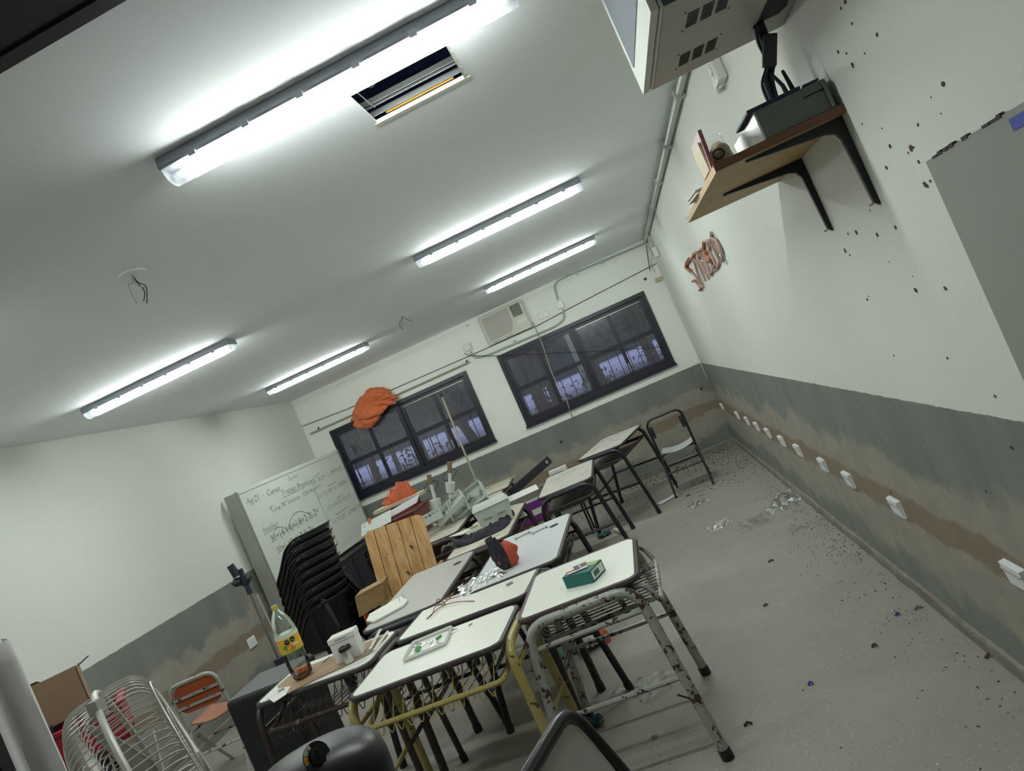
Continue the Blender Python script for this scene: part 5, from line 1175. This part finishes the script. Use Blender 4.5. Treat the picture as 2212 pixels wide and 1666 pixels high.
# draped white sheet
def sf(u, v):
    z = 1.685-v*1.66; e = Vector((-1.262, 1.20, 0)); d1 = Vector((-.16, -.55, 0)).normalized(); d2 = Vector((-.75, .66, 0)).normalized()   # far side goes back along the sight line, near side comes forward
    if u < .25: p = e+d2*(.30*(1-u/.25))
    else: p = e+d1*(.62*(u-.25)/.75)
    n_ = Vector((.96, -.26, 0)); q = (u-.25)
    off = -.016*math.exp(-((q-.065)/.018)**2)+.010*math.exp(-((q-.10)/.03)**2)+.010*math.sin(q*21)*v+.006*math.sin(v*5+q*9)
    if u < .25: off = 0
    p = p+n_*off*min(1, v*5+.25)+n_*.02*v; z += .05*max(0, q-.03)*(1-v)-.010*math.exp(-((q-.065)/.03)**2)*(1-v)
    return Vector((p.x, p.y, z))
o = MB().grid(sf, 90, 40).build('white_sheet', 'cloth_white', smooth=True, solid=.004); tag(o, 'white sheet hanging in folds at the lower corner in front of the fan', 'cloth')
MB().tube([(-1.30, 1.13, 0), (-1.30, 1.13, 1.66)], .02, 8).build('support_post', 'dark', o)
a = hy(0, 1582, .95); o = MB().box2((a.x-.3, .93, .3), (a.x, .95, a.z+.2)); o = o.build('dark_case', 'green_box'); 
M['case'] = mat('dark_green_black', (.006, .012, .012), .6); o.data.materials[0] = M['case']; tag(o, 'very dark case edge in the extreme lower corner beside the white sheet', 'case')
MB().box2((a.x-.3, .87, 0), (a.x-.0, 1.01, .3)).build('case_base', 'case', o)

# cardboard box and red crate on a small table
k0 = hy(163, 1438, 2.75); rzb = .66
t = thing('cardboard_box', 'open brown cardboard box standing behind the fan', 'box', (k0.x, k0.y, k0.z-.19), rzb); t.scale = (1, 1, .56)
for (a_, b_) in (((-.42, 0, 0), (0, .006, .34)), ((-.42, .13, 0), (0, .136, .31)), ((-.006, 0, 0), (0, .136, .33)), ((-.42, 0, 0), (-.414, .136, .34)), ((-.42, 0, 0), (0, .136, .006))): MB().box2(a_, b_).build('side', 'cardboard', t)
MB().hexa([Vector(v) for v in ((-.40, .13, .305), (-.14, .13, .305), (-.14, .136, .305), (-.40, .136, .305))], [Vector(v) for v in ((-.40, .10, .365), (-.16, .10, .345), (-.16, .106, .345), (-.40, .106, .365))]).build('flap', 'cardboard', t)
MB().tube([(-.12, .1, .24), (.05, .06, .355)], .006, 6).build('dark_stick', 'navy', t)
kk = hy(292, 1572, 2.70); cv = Matrix.Rotation(rzb, 3, 'Z') @ Vector((.535, -.10, 0)); cr0 = (kk.x-cv.x, kk.y-cv.y, k0.z-.35)
t = thing('red_crate', 'red plastic crate with dark blue contents seen through the fan cage', 'crate', cr0, rzb)
MB().box2((0, -.10, 0), (.52, .22, .012)).build('base', 'red', t)
for (a_, b_) in (((0, -.10, 0), (.52, -.088, .15)), ((0, .208, 0), (.52, .22, .15)), ((0, -.10, 0), (.012, .22, .15)), ((.508, -.10, 0), (.52, .22, .15)), ((0, -.115, .14), (.52, -.088, .155)), ((.508, -.11, .14), (.535, .23, .155))): MB().box2(a_, b_).build('side', 'red', t)
MB().box2((.03, -.06, .0), (.26, .14, .17)).build('contents', 'navy', t); MB().lathe([(.03, 0), (.03, .09), (.0, .10)], (.40, -.02, .13), 14, Vector((1, 0, .4))).build('red_cap', 'red', t, smooth=True)
t = thing('support_shelf', 'dark table hidden behind the fan under the red crate', 'table', (k0.x-.30, k0.y-.10, 0), rzb); zt2 = k0.z-.352
MB().box2((-.32, -.22, zt2-.025), (.30, .25, zt2)).build('top', 'board_brown', t)
for a_ in (-.3, .27):
    for b_ in (-.19, .22): MB().tube([(a_, b_, 0), (a_, b_, zt2-.025)], .02, 6).build('leg', 'dark', t)
MB().box2((-.30, -.19, zt2*.5), (.27, .22, zt2*.5+.02)).build('shelf', 'board_brown', t)

# ================================================================== FLOOR LITTER
def ffilm(label, x, y, w_, d_, rot, seed): return film(label, x, y, 0., w_, d_, rot, seed, .05, 22)
ffilm('clear plastic wrapper on the floor nearest the lone black chair', 1506, 1090, .20, .22, .4, 1.3)
ffilm('clear plastic wrapper lying against the socket wall', 1698, 1083, .26, .52, -.3, 2.7)
ffilm('long narrow clear wrapper on the open floor', 1554, 1137, .22, .18, .5, 4.1)
ffilm('fan shaped clear wrapper beside the long narrow one', 1624, 1134, .24, .28, .1, 5.5)
ffilm('small clear wrapper scrap close to the skirting', 1722, 1146, .10, .12, .7, 6.2)
ffilm('large shiny clear wrapper on the floor by the white metal desk', 1410, 1484, .26, .26, .5, 7.7)
ffilm('torn clear film under the white metal desk', 1325, 1510, .34, .20, .2, 8.8)
def flat(name, label, cat, x, y, w_, d_, rot, m, seed=1., hh=.02):
    c = hz(x, y, 0)
    def fn(u, v):
        k = noise.noise(Vector((u*5+seed, v*5, 0))); ca, sa = math.cos(rot), math.sin(rot); X_ = (u-.5)*w_*(1+.3*noise.noise(Vector((v*4, seed, 0)))); Y_ = (v-.5)*d_*(1+.3*noise.noise(Vector((u*4, seed, 3))))
        return Vector((c.x+X_*ca-Y_*sa, c.y+X_*sa+Y_*ca, .004+hh*(abs(k)+.15)))
    o = MB().grid(fn, 14, 14).build(name, m, smooth=True, solid=.003); return tag(o, label, cat)
flat('green_cloth', 'pale green cloth spread on the floor under the stained desk', 'cloth', 1175, 1118, .55, .9, .2, 'green_cloth', 2)
flat('green_cloth', 'pale green cloth under the bar basket of the white metal desk', 'cloth', 1205, 1400, .36, .5, .2, 'green_cloth', 5)
flat('white_bag', 'white plastic bag with an orange corner under the white metal desk', 'bag', 1275, 1398, .16, .20, .2, 'paper', 3, .12)
cl((*hz(1304, 1388).xy, .0), .045, .05, .10, 31, 'orange', 'orange_scrap', 'orange plastic scrap beside the white bag on the floor', 'scrap', 18)
flat('teal_rag', 'crumpled teal rag at the foot of the white metal desk', 'cloth', 1284, 1568, .11, .10, .2, 'teal', 4, .06)
flat('teal_rag', 'small teal rag beneath the stained desk beside the short pipe', 'cloth', 1306, 1158, .13, .14, .4, 'teal', 6, .05)
o = MB().tube([hz(1330, 1148)+Vector((0, 0, .022)), hz(1349, 1155)+Vector((0, 0, .022))], .022, 12).build('short_pipe', 'pvc', smooth=True); tag(o, 'short white pipe offcut on the floor beneath the stained desk', 'pipe'); 
flat('blue_wrapper', 'blue wrapper under the yellow legged desk', 'wrapper', 1072, 1482, .07, .16, .2, 'blue', 7, .05)
flat('paper_scrap', 'flat white paper scrap at the feet of the lone chair', 'paper', 1443, 1080, .26, .10, .5, 'plate', 8, .012)
flat('dark_lump', 'dark lump of debris under the crate desk', 'debris', 915, 1537, .14, .10, .3, 'dirt', 9, .05)
o = MB().tube([hz(1464, 1502)+Vector((0, 0, .004)), hz(1501, 1513)+Vector((0, 0, .004))], .0035, 5).build('thin_twig', 'dirt'); tag(o, 'straight dark twig on the floor between the white desk feet', 'twig')
for (x, y, s_, m_, lab) in ((1666, 1214, .03, 'rust', 'curled rusty scrap in the middle of the open floor'), (1617, 1568, .03, 'cable_black', 'black crumb near the bottom of the open floor'), (2141, 1420, .035, 'rust', 'reddish leaf scrap against the skirting'), (1940, 1330, .018, 'blue', 'tiny blue plug on the floor near the skirting'), (1752, 1480, .018, 'blue', 'tiny blue sliver on the open floor'),
                          (1655, 1310, .02, 'dirt', 'small dark chip on the open floor between blue sliver and wrappers'), (1414, 1595, .022, 'beige', 'pale chip on the floor near the close chair'), (1985, 1316, .03, 'cement', 'grey pebble beside the tiny blue plug'), (1487, 1072, .03, 'dirt', 'dark splinter on the floor past the lone chair'), (1890, 1398, .02, 'dirt', 'dark speck of rubble on the near open floor')):
    c = hz(x, y); o = MB().tube([c+Vector((-s_*.6, 0, .004)), c+Vector((0, s_*.3, .012)), c+Vector((s_*.6, .0, .005))], .006, 5).build('floor_scrap', m_); tag(o, lab, 'scrap')
# crumbs: along the right and back walls
random.seed(44); mb = MB(); 
def crumb(x, y, s_):
    a = random.uniform(0, PI); ca, sa = math.cos(a)*s_, math.sin(a)*s_; e = random.uniform(.3, .7); h_ = s_*random.uniform(.3, .7)
    V = mb.verts([(x-ca, y-sa, 0), (x+sa*e, y-ca*e, 0), (x+ca, y+sa, 0), (x-sa*e, y+ca*e, 0), (x+ca*.1, y+sa*.2, h_)])
    for i in range(4): mb.face([V[i], V[(i+1) % 4], V[4]])
for _ in range(650): crumb(XR-.05-abs(random.gauss(0, .16)), random.uniform(4.6, 9.7) if random.random() < .75 else random.uniform(2, 5), random.uniform(.003, .009))
for _ in range(450): crumb(random.uniform(-1.6, XR-.05), YB-.06-abs(random.gauss(0, .30)), random.uniform(.005, .022))
for _ in range(220): crumb(random.uniform(.1, XR-.03), random.uniform(7.6, 9.7), random.uniform(.005, .018))
for _ in range(350): crumb(random.uniform(-4, XR-.05), random.uniform(1.6, 9.6), random.uniform(.0025, .008))
for (x, y) in ((1835, 1180), (1700, 1060), (1600, 960), (1790, 1120)):
    c = hz(x, y)
    for _ in range(70): crumb(c.x+random.gauss(0, .07), c.y+random.gauss(0, .16), random.uniform(.004, .011))
tag(mb.build('floor_crumbs', 'dirt'), 'dark plaster crumbs scattered over the floor and thickest along the walls', 'debris', None, 'stuff')
random.seed(45); mb = MB()
for _ in range(500): crumb(random.uniform(-3, XR-.05), random.uniform(1.6, 9.4), random.uniform(.002, .006))
tag(mb.build('pale_crumbs', 'paper'), 'pale plaster crumbs sprinkled thinly over the whole floor', 'debris', None, 'stuff')
